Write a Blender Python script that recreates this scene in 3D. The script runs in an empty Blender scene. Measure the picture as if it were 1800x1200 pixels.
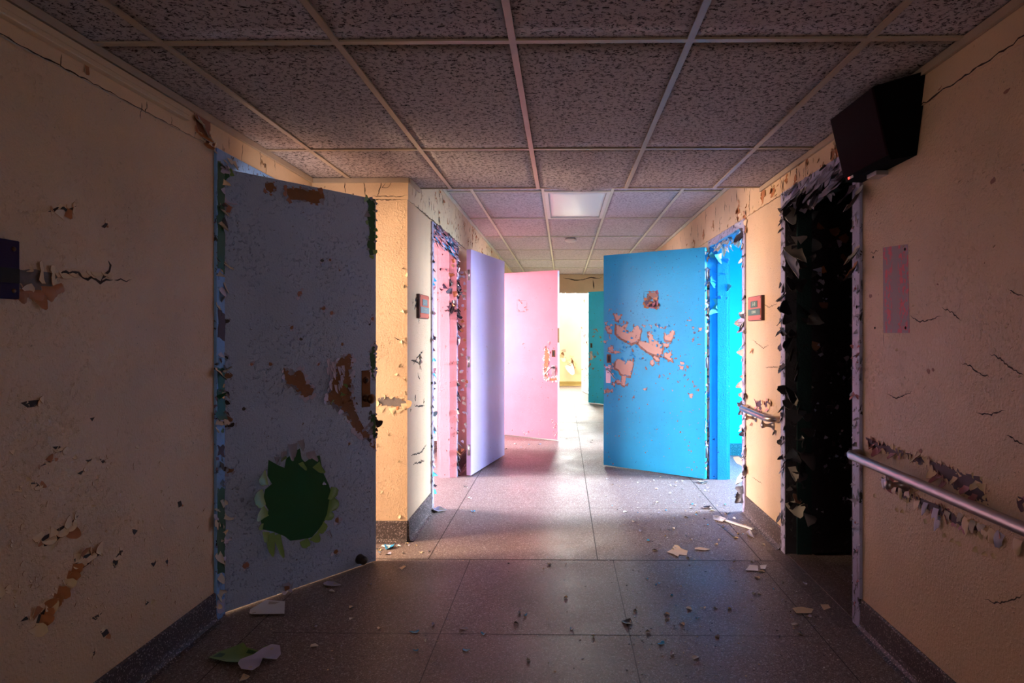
import bpy, bmesh, math, random
from mathutils import Vector, Matrix
from mathutils.geometry import tessellate_polygon
R = random.Random(7)
S = bpy.context.scene
COL = S.collection
# ------------------------------------------------------------------ camera
F, H, VPX, HY, YAW = 1080.0, 1.34, 990.0, 585.0, math.radians(0.8)
CX = VPX - F*math.tan(YAW)
cd = bpy.data.cameras.new('camera'); cam = bpy.data.objects.new('camera', cd); COL.objects.link(cam)
cam.location = (0, 0, H); cam.rotation_euler = (math.pi/2, 0, YAW)
cd.sensor_width = 36; cd.lens = F*36/1800; cd.clip_start = .05
cd.shift_x = -(CX-900)/1800; cd.shift_y = -(600-HY)/1800
S.camera = cam
# ------------------------------------------------------------------ world, exposure
w = bpy.data.worlds.new('daylight_sky'); S.world = w; w.use_nodes = True
bg = w.node_tree.nodes['Background']; bg.inputs[0].default_value = (.85, .93, 1, 1); bg.inputs[1].default_value = 3.0
S.view_settings.view_transform = 'Standard'; S.view_settings.look = 'None'
S.view_settings.exposure = 0.14; S.view_settings.gamma = 1
# daylight entering by each room's window, plus added lamps at the end side and behind:  (x, y, z, direction sign in x or 'y', width, height, power, colour)
def window_light(name, x, y, z, face, w_, h_, power, col, spread=180, down=0.0):
    l = bpy.data.lights.new(name, 'AREA'); l.shape = 'RECTANGLE'; l.size = w_; l.size_y = h_; l.energy = power; l.color = col; l.spread = math.radians(spread)
    o = bpy.data.objects.new(name, l); COL.objects.link(o); o.location = (x, y, z)
    d = {'+x': Vector((1, 0, 0)), '-x': Vector((-1, 0, 0)), '-y': Vector((0, -1, 0)), '+y': Vector((0, 1, 0))}[face]+Vector((0, 0, -down))
    o.rotation_euler = d.to_track_quat('-Z', 'Y').to_euler()
    return o
XO_L, XO_R = -4.2, 4.2
window_light('window_light_grey_room', XO_L-.10, 3.15, 1.7, '+x', 1.1, 1.1, 680, (1.0, .70, .46))
window_light('window_light_pink_room', XO_L-.10, 5.2, 1.8, '+x', 1.0, 1.1, 170, (1.0, .82, .88), 80, .42)
window_light('window_light_rose_room', XO_L-.10, 7.7, 1.75, '+x', 1.2, 1.1, 170, (1.0, .80, .85), 90, .4)
window_light('window_light_green_room', XO_L-.10, 10.3, 1.75, '+x', 1.2, 1.1, 330, (.92, 1.0, .90), 90, .4)
window_light('window_light_blue_room', XO_R+.10, 5.2, 1.8, '-x', 1.0, 1.1, 225, (.62, .78, 1.0), 76, .42)
window_light('window_light_sky_room', XO_R+.10, 7.65, 1.75, '-x', 1.1, 1.1, 190, (.80, .92, 1.0), 80, .4)
window_light('window_light_end_hall', .3, 15.70, 2.14, '-y', 1.0, .42, 260, (.95, 1.0, .95))
window_light('added_light_end_side', -3.6, 14.2, 1.6, '+x', 1.8, 1.6, 650, (1.0, 1.0, .92))  # added lamp brightening the end section, no window built for it
window_light('added_warm_light_behind', -.1, -4.4, 1.5, '+y', 1.6, 1.3, 6, (1.0, .42, .18))  # added orange fill from behind the viewer, warms the near walls

def ray(px, py):
    u = (px-CX)/F; v = (HY-py)/F; c, s = math.cos(YAW), math.sin(YAW)
    return Vector((u*c-s, c+u*s, v))
def hit(px, py, p0, n):
    d = ray(px, py); o = Vector((0, 0, H)); p0 = Vector(p0); n = Vector(n)
    return o + d*((p0-o).dot(n)/d.dot(n))
def fl(px, py, z=0.0): return hit(px, py, (0, 0, z), (0, 0, 1))
# ------------------------------------------------------------------ materials
MC = {}
def srgb(r, g, b):
    f = lambda c: (c/255/12.92) if c/255 <= .04045 else ((c/255+.055)/1.055)**2.4
    return (f(r), f(g), f(b))
class NT:
    def __init__(s, name):
        s.m = bpy.data.materials.new(name); s.m.use_nodes = True; s.t = s.m.node_tree; s.n = s.t.nodes
        s.p = s.n['Principled BSDF']; s.co = s.n.new('ShaderNodeTexCoord').outputs['Object']
    def link(s, a, b): s.t.links.new(a, b)
    def map(s, sc):
        m = s.n.new('ShaderNodeMapping'); m.inputs['Scale'].default_value = sc; s.link(s.co, m.inputs[0]); return m.outputs[0]
    def noise(s, scale, detail=3, rough=.5, vec=None, dist=0):
        x = s.n.new('ShaderNodeTexNoise'); x.inputs['Scale'].default_value = scale; x.inputs['Detail'].default_value = detail
        x.inputs['Roughness'].default_value = rough; x.inputs['Distortion'].default_value = dist
        s.link(vec or s.co, x.inputs['Vector']); return x.outputs['Fac']
    def vor(s, scale, feat='F1', out='Distance', vec=None):
        x = s.n.new('ShaderNodeTexVoronoi'); x.feature = feat; x.inputs['Scale'].default_value = scale
        s.link(vec or s.co, x.inputs['Vector']); return x.outputs[out]
    def ramp(s, fac, stops, const=False):
        x = s.n.new('ShaderNodeValToRGB'); e = x.color_ramp.elements
        if const: x.color_ramp.interpolation = 'CONSTANT'
        while len(e) > 1: e.remove(e[-1])
        e[0].position = stops[0][0]; e[0].color = (*stops[0][1], 1)
        for p, c in stops[1:]:
            q = e.new(p); q.color = (*c, 1)
        s.link(fac, x.inputs[0]); return x.outputs[0]
    def step(s, fac, a, b): return s.ramp(fac, [(a, (0, 0, 0)), (b, (1, 1, 1))])
    def mix(s, f, a, b, mode='MIX'):
        x = s.n.new('ShaderNodeMix'); x.data_type = 'RGBA'; x.blend_type = mode
        for k, v in ((0, f), (6, a), (7, b)):
            if isinstance(v, (int, float)): x.inputs[k].default_value = v
            elif isinstance(v, tuple): x.inputs[k].default_value = (*v, 1)
            else: s.link(v, x.inputs[k])
        return x.outputs[2]
    def math(s, op, a, b=0.0):
        x = s.n.new('ShaderNodeMath'); x.operation = op
        for k, v in ((0, a), (1, b)):
            if isinstance(v, (int, float)): x.inputs[k].default_value = v
            else: s.link(v, x.inputs[k])
        return x.outputs[0]
    def bump(s, h, st, dist, prev=None):
        x = s.n.new('ShaderNodeBump'); x.inputs['Strength'].default_value = st; x.inputs['Distance'].default_value = dist
        s.link(h, x.inputs['Height'])
        if prev: s.link(prev, x.inputs['Normal'])
        s.link(x.outputs[0], s.p.inputs['Normal']); return x.outputs[0]
    def done(s, col, rough=.5, metal=0, spec=None):
        if isinstance(col, tuple): s.p.inputs['Base Color'].default_value = (*col, 1)
        else: s.link(col, s.p.inputs['Base Color'])
        if isinstance(rough, (int, float)): s.p.inputs['Roughness'].default_value = rough
        else: s.link(rough, s.p.inputs['Roughness'])
        s.p.inputs['Metallic'].default_value = metal
        if spec is not None: s.p.inputs['Specular IOR Level'].default_value = spec
        return s.m
def paint(name, col, rough=.45, chips=0.0, chipcol=(.02, .015, .015), chipcol2=None, peel=.6, dirt=.15, chipscale=28, blister=0, spec=.4, stretch=(1, 1, 1)):
    """brushed/rolled paint with orange-peel bump; chips = amount of lost paint showing what is under it"""
    if name in MC: return MC[name]
    t = NT(name)
    d = t.noise(3.0, 5, .6)
    c = t.mix(t.step(d, .35, .75), tuple(x*(1-dirt) for x in col), col)
    c = t.mix(t.math('MULTIPLY', t.step(t.noise(140, 2), .62, .72), .25), c, tuple(x*.55 for x in col))
    b = t.bump(t.noise(95, 3, .55), peel, .0045)
    if blister:
        v = t.noise(48, 4, .65); m = t.math('MULTIPLY', t.step(v, .56, .66), t.step(t.noise(5, 3), .42, .58))
        b = t.bump(m, min(1, blister), .008, b)
        m2 = t.math('MULTIPLY', t.step(t.noise(95, 2), .70, .73), t.step(t.noise(7, 3), .5, .62))
        c = t.mix(m2, c, tuple(x*.3 for x in col))
    if chips:
        vec = t.map(stretch)
        n = t.noise(chipscale, 4, .55, vec, .6); m = t.step(n, .70-chips*.3, .705-chips*.3)
        m = t.math('MULTIPLY', m, t.step(t.noise(6, 2), .40, .50))
        cc = chipcol if chipcol2 is None else t.mix(t.step(t.noise(19, 2), .5, .53), chipcol, chipcol2)
        c = t.mix(m, c, cc); inv = t.math('SUBTRACT', 1.0, m); t.bump(inv, .9, .003, b)
    MC[name] = t.done(c, rough, 0, spec); return MC[name]
def plain(name, col, rough=.6, metal=0, var=.2, bump=.2, scale=60, spec=None):
    if name in MC: return MC[name]
    t = NT(name); c = t.mix(t.noise(scale*.3, 4), tuple(x*(1-var) for x in col), tuple(min(1, x*(1+var)) for x in col))
    if bump: t.bump(t.noise(scale, 3), bump, .002)
    MC[name] = t.done(c, rough, metal, spec); return MC[name]
def emis(name, col, st):
    t = NT(name); t.p.inputs['Emission Color'].default_value = (*col, 1); t.p.inputs['Emission Strength'].default_value = st
    return t.done((0, 0, 0), .5)
def terrazzo(name, a, b, hi, rough, scale=150, gap=None, joints=None):
    t = NT(name)
    col = t.vor(scale, 'F1', 'Color'); sep = t.n.new('ShaderNodeSeparateColor'); t.link(col, sep.inputs[0])
    c = t.ramp(sep.outputs[0], [(0, a), (.45, b), (.82, b), (.86, hi), (1, hi)])
    c = t.mix(t.step(t.vor(scale, 'DISTANCE_TO_EDGE'), .02, .12), tuple(x*.7 for x in a), c)
    c = t.mix(t.step(t.noise(260, 2), .35, .65), t.mix(.35, c, tuple(x*.35 for x in a)), c)
    c = t.mix(t.step(t.noise(1.3, 5, .65), .35, .72), t.mix(.35, c, tuple(x*.5 for x in b)), c)
    r = t.ramp(t.noise(2.2, 5, .65), [(.3, (rough,)*3), (.8, (rough+.22,)*3)])
    t.bump(t.noise(200, 2), .12, .001)
    return t.done(c, r, 0, .5)
WALL = (.76, .53, .33)
M = dict(
    cream=paint('cream_wall_paint', WALL, .42, chips=.0, blister=.5, peel=.75),
    cream_band=paint('cream_band_paint', (.80, .56, .34), .45, chips=.16, chipcol=(.30, .15, .06), chipcol2=(.10, .05, .03), chipscale=22, peel=.35, stretch=(1, 1, .35)),
    cream_worn=paint('worn_cream_band_paint', (.76, .60, .38), .45, chips=.28, chipcol=(.42, .22, .08), chipcol2=(.08, .04, .03), chipscale=30, peel=.35, stretch=(1, 1, .5)),
    lav_casing=paint('lavender_frame_paint', (.46, .42, .62), .35, chips=.44, chipcol=(.012, .010, .014), chipcol2=(.20, .16, .24), chipscale=36, stretch=(1, 1, .6)),
    blue_casing=paint('pale_blue_frame_paint', (.22, .42, .78), .35, chips=.34, chipcol=(.012, .010, .018), chipcol2=(.15, .11, .22), chipscale=40),
    pink_jamb=paint('pink_jamb_paint', (.93, .50, .54), .35, chips=.10, chipcol=(.25, .08, .05), chipscale=30),
    blue_jamb=paint('blue_jamb_paint', (.02, .40, .86), .35, chips=.06, chipcol=(.01, .03, .2), chipscale=30),
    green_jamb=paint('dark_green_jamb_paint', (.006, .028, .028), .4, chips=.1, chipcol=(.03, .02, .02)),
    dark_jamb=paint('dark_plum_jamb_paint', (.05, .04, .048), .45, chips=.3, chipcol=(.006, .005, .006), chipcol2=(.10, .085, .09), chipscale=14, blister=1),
    grey_door=paint('slate_lavender_door_paint', (.37, .46, .66), .33, chips=.04, chipcol=(.10, .07, .07), chipscale=60, blister=1, peel=.8),
    lav_door=paint('pale_lavender_door_paint', (.60, .50, .84), .38, chips=.03, chipcol=(.40, .18, .12), chipscale=40, peel=.3),
    pink_door=paint('pink_door_paint', (.93, .29, .38), .36, chips=.02, chipcol=(.45, .15, .15), chipscale=45, blister=.3, peel=.25),
    blue_door=paint('bright_blue_door_paint', (.012, .40, .68), .36, chips=.12, chipcol=(.01, .10, .26), chipcol2=(.42, .20, .14), chipscale=55, blister=.12, peel=.25),
    teal_door=paint('teal_door_paint', (.008, .42, .74), .38, chips=.1, chipcol=(.01, .12, .14), chipscale=50, blister=.6, peel=.3),
    white_door=paint('flaking_white_door_paint', (.80, .84, .80), .4, chips=.36, chipcol=(.30, .22, .10), chipcol2=(.16, .20, .14), chipscale=16),
    plum_door=paint('dark_plum_door_paint', (.035, .025, .038), .5, chips=.12, chipcol=(.012, .008, .01), chipcol2=(.07, .05, .07), chipscale=20, blister=1),
    room_pink=paint('pink_room_paint', (.94, .68, .70), .5, peel=.2, dirt=.06),
    room_blue=paint('cyan_room_paint', (.0, .56, .86), .5, peel=.2, dirt=.04),
    room_grey=paint('warm_grey_room_paint', (.62, .55, .48), .5, peel=.2),
    room_green=paint('pale_green_room_paint', (.70, .82, .64), .5, peel=.2),
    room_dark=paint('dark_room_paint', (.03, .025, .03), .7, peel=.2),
    end_yellow=paint('pale_yellow_room_paint', (.86, .84, .55), .5, peel=.2),
    base=terrazzo('terrazzo_baseboard', (.035, .022, .022), (.11, .075, .07), (.52, .42, .40), .5, 190),
    base_teal=terrazzo('teal_terrazzo_baseboard', (.01, .16, .20), (.02, .30, .34), (.2, .55, .6), .4, 190),
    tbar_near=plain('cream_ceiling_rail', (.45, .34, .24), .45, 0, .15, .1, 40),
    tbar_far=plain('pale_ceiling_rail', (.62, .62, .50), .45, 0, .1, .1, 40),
    steel=plain('brushed_aluminium', (.42, .36, .38), .36, 1, .12, .12, 90),
    steel_dull=plain('dull_steel', (.42, .38, .38), .38, 1, .2, .2, 90),
    brass=plain('tarnished_brass', (.13, .065, .035), .4, 1, .3, .2, 90),
    black=plain('black_cavity', (.006, .005, .006), .8, 0, .2, 0),
    darkhole=plain('dark_under_layer', (.030, .020, .018), .8, 0, .3, .4, 60),
    plumhole=plain('plum_under_layer', (.07, .035, .06), .6, 0, .3, .4, 50),
    plaster=plain('grey_plaster', (.20, .17, .16), .85, 0, .25, .8, 120),
    green=plain('dark_green_old_paint', (.012, .085, .035), .30, 0, .12, .15, 70),
    green_fl=plain('green_flake_paint', (.17, .30, .09), .35, 0, .2, .2, 60),
    wood=plain('bare_brown_wood', (.20, .085, .035), .7, 0, .3, .7, 70),
    tan=plain('tan_bare_primer', (.60, .33, .24), .6, 0, .06, .2, 60),
    brown_fl=plain('brown_underside_and_rim_shade', (.30, .13, .085), .6, 0, .2, .2, 60),  # also paints the shaded rims of the blue door patches
    orange_fl=plain('orange_underside_and_warm_light', (.45, .17, .06), .6, 0, .2, .2, 60),  # also paints warm light onto the left wall curls
    cream_fl=plain('cream_flake_paint', (.74, .55, .33), .45, 0, .08, .15, 60),
    pale_fl=plain('pale_flake_underside', (.50, .44, .37), .6, 0, .15, .2, 60),
    lav_fl=plain('lavender_flake_paint', (.45, .42, .58), .4, 0, .15, .2, 60),
    grey_fl=plain('grey_flake_paint', (.24, .24, .32), .35, 0, .15, .2, 60),
    black_fl=plain('near_black_flake_paint', (.018, .014, .02), .4, 0, .3, .2, 60),
    dark_fl=plain('charcoal_plum_flake_paint', (.06, .05, .06), .45, 0, .2, .2, 60),
    pale_fl_shaded=plain('shade_darkened_pale_flake', (.20, .17, .15), .5, 0, .2, .2, 60),  # pale flake colour darkened to put the doorway's shade into it
    pink_fl=plain('pink_flake_paint', (.78, .32, .36), .45, 0, .12, .2, 60),
    rust_pink=plain('dusty_pink_flake_paint', (.42, .14, .17), .5, 0, .2, .2, 60),
    white_fl=plain('white_flake_paint', (.78, .76, .74), .45, 0, .06, .15, 60),
    blue_fl=plain('blue_flake_paint', (.03, .36, .72), .4, 0, .15, .15, 60),
    teal_fl=plain('teal_flake_paint', (.10, .48, .46), .4, 0, .15, .15, 60),
    crack=plain('crack_shadow_gap', (.035, .018, .012), .9, 0, .2, 0),
    outline=plain('scored_paint_line', (.25, .12, .18), .7, 0, .2, 0),
    raceway=plain('cream_painted_trunking', (.70, .50, .30), .4, 0, .05, .1, 50),
    purple=plain('dark_purple_enamel', (.030, .018, .06), .75, 0, .2, .1, 50, .15),
    spk=plain('maroon_black_speaker_cloth', (.022, .007, .010), .95, 0, .25, .9, 500, .1),
    spk_case=plain('black_speaker_case', (.003, .002, .0025), .9, 0, .2, .3, 100, .08),
    signwood=plain('red_brown_sign_board', (.50, .10, .05), .35, 0, .15, .1, 30),
    sign_edge=plain('dark_maroon_sign_edge', (.04, .008, .008), .4, 0, .1, 0),
    signgreen=plain('dark_green_sign_plate', (.035, .10, .055), .35, 0, .1, .05, 30),
    signteal=plain('grey_teal_sign_plate', (.10, .26, .26), .35, 0, .1, .05, 30),
    signtext=plain('pale_sign_lettering', (.60, .68, .58), .5, 0, .05, 0),
    white_pl=plain('white_plastic', (.75, .73, .66), .5, 0, .05, .05, 50),
    diffuser=plain('frosted_light_diffuser', (.80, .84, .82), .35, 0, .03, .15, 300),
    rubber=plain('dark_brown_rubber', (.022, .012, .008), .5, 0, .2, .1, 50),
    ochre=plain('ochre_baseboard', (.42, .32, .10), .5, 0, .1, .1, 40),
    floor=terrazzo('terrazzo_floor', (.13, .085, .08), (.33, .255, .235), (.55, .50, .47), .44, 170),
    joint=plain('dark_floor_joint', (.03, .022, .02), .7, 0, .2, 0),
    sill=terrazzo('terrazzo_threshold', (.10, .07, .06), (.24, .17, .15), (.42, .35, .32), .45, 170),
)
def tile_mat(name, base, dark, depth):
    t = NT(name)
    v = t.map((38, 105, 60)); n = t.noise(1.0, 2, .5, v, .8)
    line = t.step(t.math('ABSOLUTE', t.math('SUBTRACT', n, .5)), .032, .055)       # 0 on the fissures
    brk = t.step(t.noise(1.0, 1, .5, t.map((55, 45, 60))), .47, .53)
    fis = t.math('MULTIPLY', t.math('SUBTRACT', 1.0, line), brk)
    pin = t.math('MULTIPLY', t.step(t.noise(230, 1), .66, .70), .7)
    m = t.math('MAXIMUM', fis, pin)
    c = t.mix(t.math('MULTIPLY', m, depth), t.mix(t.noise(2.5, 4), tuple(x*.88 for x in base), base), dark)
    t.bump(t.math('SUBTRACT', 1.0, m), .8, .003)
    return t.done(c, .85, 0, .2)
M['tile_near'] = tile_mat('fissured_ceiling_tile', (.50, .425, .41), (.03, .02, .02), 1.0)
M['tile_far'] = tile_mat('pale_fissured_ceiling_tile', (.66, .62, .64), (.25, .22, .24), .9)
def tape_mat():
    t = NT('lilac_backing_with_pink_scraps')
    n = t.noise(1.0, 4, .6, t.map((60, 55, 34)), .8); m = t.step(n, .52, .54)
    v = t.step(t.noise(1.0, 0, .5, t.map((1, 11, .5))), .42, .5)
    c = t.mix(t.math('MULTIPLY', m, v), (.36, .24, .27), (.72, .12, .17)); t.bump(m, .4, .001)
    return t.done(c, .55)
M['tape'] = tape_mat()
# ------------------------------------------------------------------ mesh helpers
def link(o, parent=None):
    COL.objects.link(o)
    if parent is not None: o.parent = parent
    return o
class MB:
    """collects geometry for ONE mesh object"""
    def __init__(s): s.v = []; s.f = []; s.mi = []; s.mats = []; s.smooth = []
    def mat(s, m):
        if m not in s.mats: s.mats.append(m)
        return s.mats.index(m)
    def add(s, vs, fs, m, smooth=False):
        o = len(s.v); s.v += [tuple(v) for v in vs]; k = s.mat(m)
        for f in fs: s.f.append([i+o for i in f]); s.mi.append(k); s.smooth.append(smooth)
    def box(s, a, b, m, mtx=None):
        x0, y0, z0 = a; x1, y1, z1 = b
        vs = [Vector(p) for p in ((x0, y0, z0), (x1, y0, z0), (x1, y1, z0), (x0, y1, z0), (x0, y0, z1), (x1, y0, z1), (x1, y1, z1), (x0, y1, z1))]
        if mtx: vs = [mtx @ v for v in vs]
        s.add(vs, [(0, 3, 2, 1), (4, 5, 6, 7), (0, 1, 5, 4), (1, 2, 6, 5), (2, 3, 7, 6), (3, 0, 4, 7)], m)
    def bbox(s, a, b, m, bev=.003, seg=2):
        """bevelled box"""
        bm = bmesh.new(); bmesh.ops.create_cube(bm, size=1)
        for v in bm.verts: v.co = Vector([a[i]+(v.co[i]+.5)*(b[i]-a[i]) for i in range(3)])
        bmesh.ops.bevel(bm, geom=bm.edges[:], offset=bev, segments=seg, affect='EDGES', profile=.5)
        bm.verts.index_update(); s.add([v.co for v in bm.verts], [[v.index for v in f.verts] for f in bm.faces], m); bm.free()
    def tube(s, pts, r, m, n=14, cap=True, radii=None):
        pts = [Vector(p) for p in pts]; vs = []; fs = []
        up = Vector((0, 0, 1)); prev = None
        for i, p in enumerate(pts):
            d = (pts[min(i+1, len(pts)-1)]-pts[max(i-1, 0)]).normalized()
            if prev is None:
                a = d.cross(up);
                if a.length < .01: a = d.cross(Vector((1, 0, 0)))
            else: a = prev - d*prev.dot(d)
            a.normalize(); prev = a; b = d.cross(a); rr = radii[i] if radii else r
            for k in range(n):
                t = 2*math.pi*k/n; vs.append(p+a*math.cos(t)*rr+b*math.sin(t)*rr)
        for i in range(len(pts)-1):
            for k in range(n): fs.append((i*n+k, i*n+(k+1) % n, (i+1)*n+(k+1) % n, (i+1)*n+k))
        if cap: fs.append(tuple(range(n-1, -1, -1))); fs.append(tuple((len(pts)-1)*n+k for k in range(n)))
        s.add(vs, fs, m, True)
    def lathe(s, c, axis, prof, m, n=20):
        axis = Vector(axis).normalized(); pts = [Vector(c)+axis*h for h, r in prof]
        s.tube(pts, 1, m, n, True, [max(r, .0004) for h, r in prof])
    def poly(s, pts, n, m, th=.0008):
        """a flat polygon plate (any outline) with thickness th along n; pts lie on the surface"""
        n = Vector(n); pts = [Vector(p) for p in pts]; k = len(pts)
        tri = tessellate_polygon([pts])
        top = [p+n*th for p in pts]
        fs = []
        for t in tri:
            a, b, c = [top[i] for i in t]
            fs.append(tuple(t) if (b-a).cross(c-a).dot(n) > 0 else tuple(reversed(t)))
        base = [p-n*.0005 for p in pts]
        side = [(i, (i+1) % k, k+(i+1) % k, k+i) for i in range(k)]
        s.add(top+base, fs+side, m)
    def flake(s, p, n, d, w, l, a0, a1, mt, mb, rag=.25, nu=5, nv=5, th=.0006, taper=None, rr=R):
        """curled sheet rooted at p on a surface of normal n, running along d, bending from angle a0 to a1"""
        n = Vector(n).normalized(); d = Vector(d); d = (d-n*d.dot(n)).normalized(); sd = n.cross(d); p = Vector(p)
        tp = rr.uniform(.0, .6) if taper is None else taper
        skew = rr.uniform(-.25, .25); f1, f2, f3 = rr.uniform(0, 6.3), rr.uniform(0, 6.3), rr.uniform(2.2, 4.5)
        rl = [1+rag*.8*math.sin(f1+i/nu*f3)+rr.uniform(-.3, .3)*rag for i in range(nu+1)]
        wob = [.10*math.sin(f2+j/nv*3.5) for j in range(nv+1)]; rl[0] *= .8; rl[-1] *= .8
        top = []; bot = []
        for i in range(nu+1):
            u = i/nu-.5
            L = l*rl[i]*(1-1.2*abs(u)*tp); q = p-n*.001; pos = q.copy(); st = L/nv
            for j in range(nv+1):
                t = j/nv; ang = a0+(a1-a0)*t; ww = w*(1-tp*t*.7)*(1+wob[j])
                pp = pos+sd*(u*ww+skew*t*l*.4); nn = (n*math.cos(ang)-d*math.sin(ang))
                top.append(pp+nn*th); bot.append(pp-nn*th)
                pos = pos+(d*math.cos(ang)+n*math.sin(ang))*st
        k = nv+1; N = len(top); ft = []; fb = []
        for i in range(nu):
            for j in range(nv):
                a, b, c, e = i*k+j, i*k+j+1, (i+1)*k+j+1, (i+1)*k+j
                ft.append((a, b, c, e)); fb.append((e, c, b, a))
        s.add(top, ft, mt, True); s.add(bot, fb, mb, True)
        # rim
        rim = [i*k for i in range(nu+1)]+[nu*k+j for j in range(1, k)]+[i*k+nv for i in range(nu-1, -1, -1)]+[j for j in range(nv-1, 0, -1)]
        vs = [top[i] for i in rim]+[bot[i] for i in rim]; K = len(rim)
        s.add(vs, [(i, (i+1) % K, K+(i+1) % K, K+i) for i in range(K)], mb)
    def build(s, name, parent=None, wn=False, fixn=False):
        me = bpy.data.meshes.new(name); me.from_pydata(s.v, [], s.f)
        for m in s.mats: me.materials.append(m)
        me.polygons.foreach_set('material_index', s.mi); me.polygons.foreach_set('use_smooth', s.smooth)
        me.update()
        return link(bpy.data.objects.new(name, me), parent)
def tag(o, label=None, cat=None, group=None, kind=None):
    if label: o['label'] = label
    if cat: o['category'] = cat
    if group: o['group'] = group
    if kind: o['kind'] = kind
    return o
def struct(o, label=None, cat=None): return tag(o, label, cat, None, 'structure')
def empty(name, loc=(0, 0, 0), rz=0):
    o = bpy.data.objects.new(name, None); o.location = loc; o.rotation_euler = (0, 0, rz); o.empty_display_size = .1; return link(o)
def ragged(poly, step=.012, amp=.005, rr=R):
    """subdivide a 3-D polygon's edges and jitter the new points within its plane"""
    out = []; c = sum((Vector(p) for p in poly), Vector())/len(poly)
    for i, p in enumerate(poly):
        p = Vector(p); q = Vector(poly[(i+1) % len(poly)]); n = max(1, int((q-p).length/step)); out.append(p)
        for k in range(1, n):
            t = (k+rr.uniform(-.3, .3))/n; m = p.lerp(q, t); out.append(m+(m-c).normalized()*rr.uniform(-amp, amp))
    return out
def peel(mb, poly, n, under, over, back, size=.03, dens=1.0, fold=.5, step=.012, amp=.004, patch=True, ang=(.5, 1.3), rr=R):
    """a place where paint has come away: the under layer, and flakes of the paint lifting or folded back round its edge"""
    n = Vector(n); pts = ragged(poly, step, amp, rr) if step else [Vector(p) for p in poly]
    if patch: mb.poly(pts, n, under)
    c = sum(pts, Vector())/len(pts); L = 0; nxt = rr.uniform(0, size)
    for i, p in enumerate(pts):
        q = pts[(i+1) % len(pts)]; e = (q-p).length; L += e
        if L >= nxt:
            nxt = L+size*rr.uniform(.5, 1.2)/dens; o = (p-c).normalized(); o = o+Vector((rr.uniform(-.3, .3), rr.uniform(-.3, .3), rr.uniform(-.5, .1)))
            s_ = size*rr.uniform(.5, 1.3)
            if rr.random() < fold: mb.flake(p, n, o, s_, s_*rr.uniform(.6, 1.1), rr.uniform(.15, .6), rr.uniform(-.1, .5), back, over, rr=rr)
            else: mb.flake(p+o.normalized()*s_*.35, n, -o, s_, s_*rr.uniform(.5, .9), .02, rr.uniform(*ang), over, back, rr=rr)
def crack(mb, pts, n, w, m=None, rr=R, jag=.006, step=.012):
    """a hairline gap following pts on a surface"""
    m = m or M['crack']; n = Vector(n); ps = []
    for a, b in zip(pts[:-1], pts[1:]):
        a = Vector(a); b = Vector(b); d = b-a; k = max(1, int(d.length/step)); sd = n.cross(d.normalized())
        for i in range(k): ps.append(a+d*(i/k)+sd*rr.uniform(-jag, jag)*(1 if i else .2))
    ps.append(Vector(pts[-1])); vs = []; N = len(ps)
    for i, p in enumerate(ps):
        d = (ps[min(i+1, N-1)]-ps[max(i-1, 0)]).normalized(); sd = n.cross(d)
        ww = w*rr.uniform(.5, 1.3)*min(1, .15+4*min(i, N-1-i)/N)*.5
        vs += [p+n*.0008+sd*ww, p+n*.0008-sd*ww]
    fs = []
    for i in range(N-1): fs.append((2*i+1, 2*i+3, 2*i+2, 2*i))
    mb.add(vs, fs, m)
def blob(c, u, v, ru, rv, k=9, jit=.3, rr=R):
    c = Vector(c); u = Vector(u); v = Vector(v); o = []
    for i in range(k):
        t = 2*math.pi*i/k; r = 1+rr.uniform(-jit, jit); o.append(c+u*math.cos(t)*ru*r+v*math.sin(t)*rv*r)
    return o
X, Y, Z = Vector((1, 0, 0)), Vector((0, 1, 0)), Vector((0, 0, 1))
# ------------------------------------------------------------------ plan of the place
XL, XC, XR, T = -1.62, -1.0, 1.355, .16
YB, YP, YE, YEE, YBACK = 4.21, 3.93, 12.65, 15.62, -4.2
ZN, ZF, ZB, ZD = 2.33, 2.54, 2.195, 2.135          # near ceiling, far ceiling, underside of the wall band, door head
OPG = (2.892, 3.80); OPP = (4.675, 5.70); OPR = (7.15, 8.18); OPC = (9.75, 10.8)     # openings on the left
OPD = (2.865, 3.745); OPB = (4.625, 5.66); OPS = (7.15, 8.15); OPT = (11.12, 12.1)   # openings on the right
def wall_x(name, x0, x1, y0, y1, z1, ops, m, zh=ZD):
    mb = MB(); y = y0
    for a, b in ops:
        mb.box((x0, y, 0), (x1, a, z1), m); mb.box((x0, a, zh), (x1, b, z1), m); y = b
    mb.box((x0, y, 0), (x1, y1, z1), m)
    return mb.build(name)
wall_left = struct(wall_x('wall_left', XL-T, XL, YBACK, YP, 2.6, [OPG], M['cream']), 'cream peeling wall in front left of the corridor beside the slate door', 'wall')
mb = MB(); mb.box((XL-T, YP, 0), (XC, YP+.16, 2.6), M['cream']); wall_pier = struct(mb.build('wall_pier'), 'narrow warm cream return wall beside the slate door', 'wall')
wall_left_far = struct(wall_x('wall_left_far', XC-T, XC, YP+.16, YEE, 2.6, [OPP, OPR, OPC, (13.3, 14.9)], M['cream']), 'pale wall of the corridor with the pink doorway', 'wall')
wall_right = struct(wall_x('wall_right', XR, XR+T, YBACK, YEE, 2.6, [OPD, OPB, OPS, OPT], M['cream']), 'long cream wall with the dark doorway and blue doorway', 'wall')
mb = MB(); mb.box((XL-T, YBACK-.12, 0), (-.9, YBACK, 2.6), M['cream']); mb.box((.7, YBACK-.12, 0), (XR+T, YBACK, 2.6), M['cream'])
mb.box((-.9, YBACK-.12, 0), (.7, YBACK, .85), M['cream']); mb.box((-.9, YBACK-.12, 2.15), (.7, YBACK, 2.6), M['cream'])
struct(mb.build('wall_back'), 'cream wall closing the corridor behind the viewer', 'wall')
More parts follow.
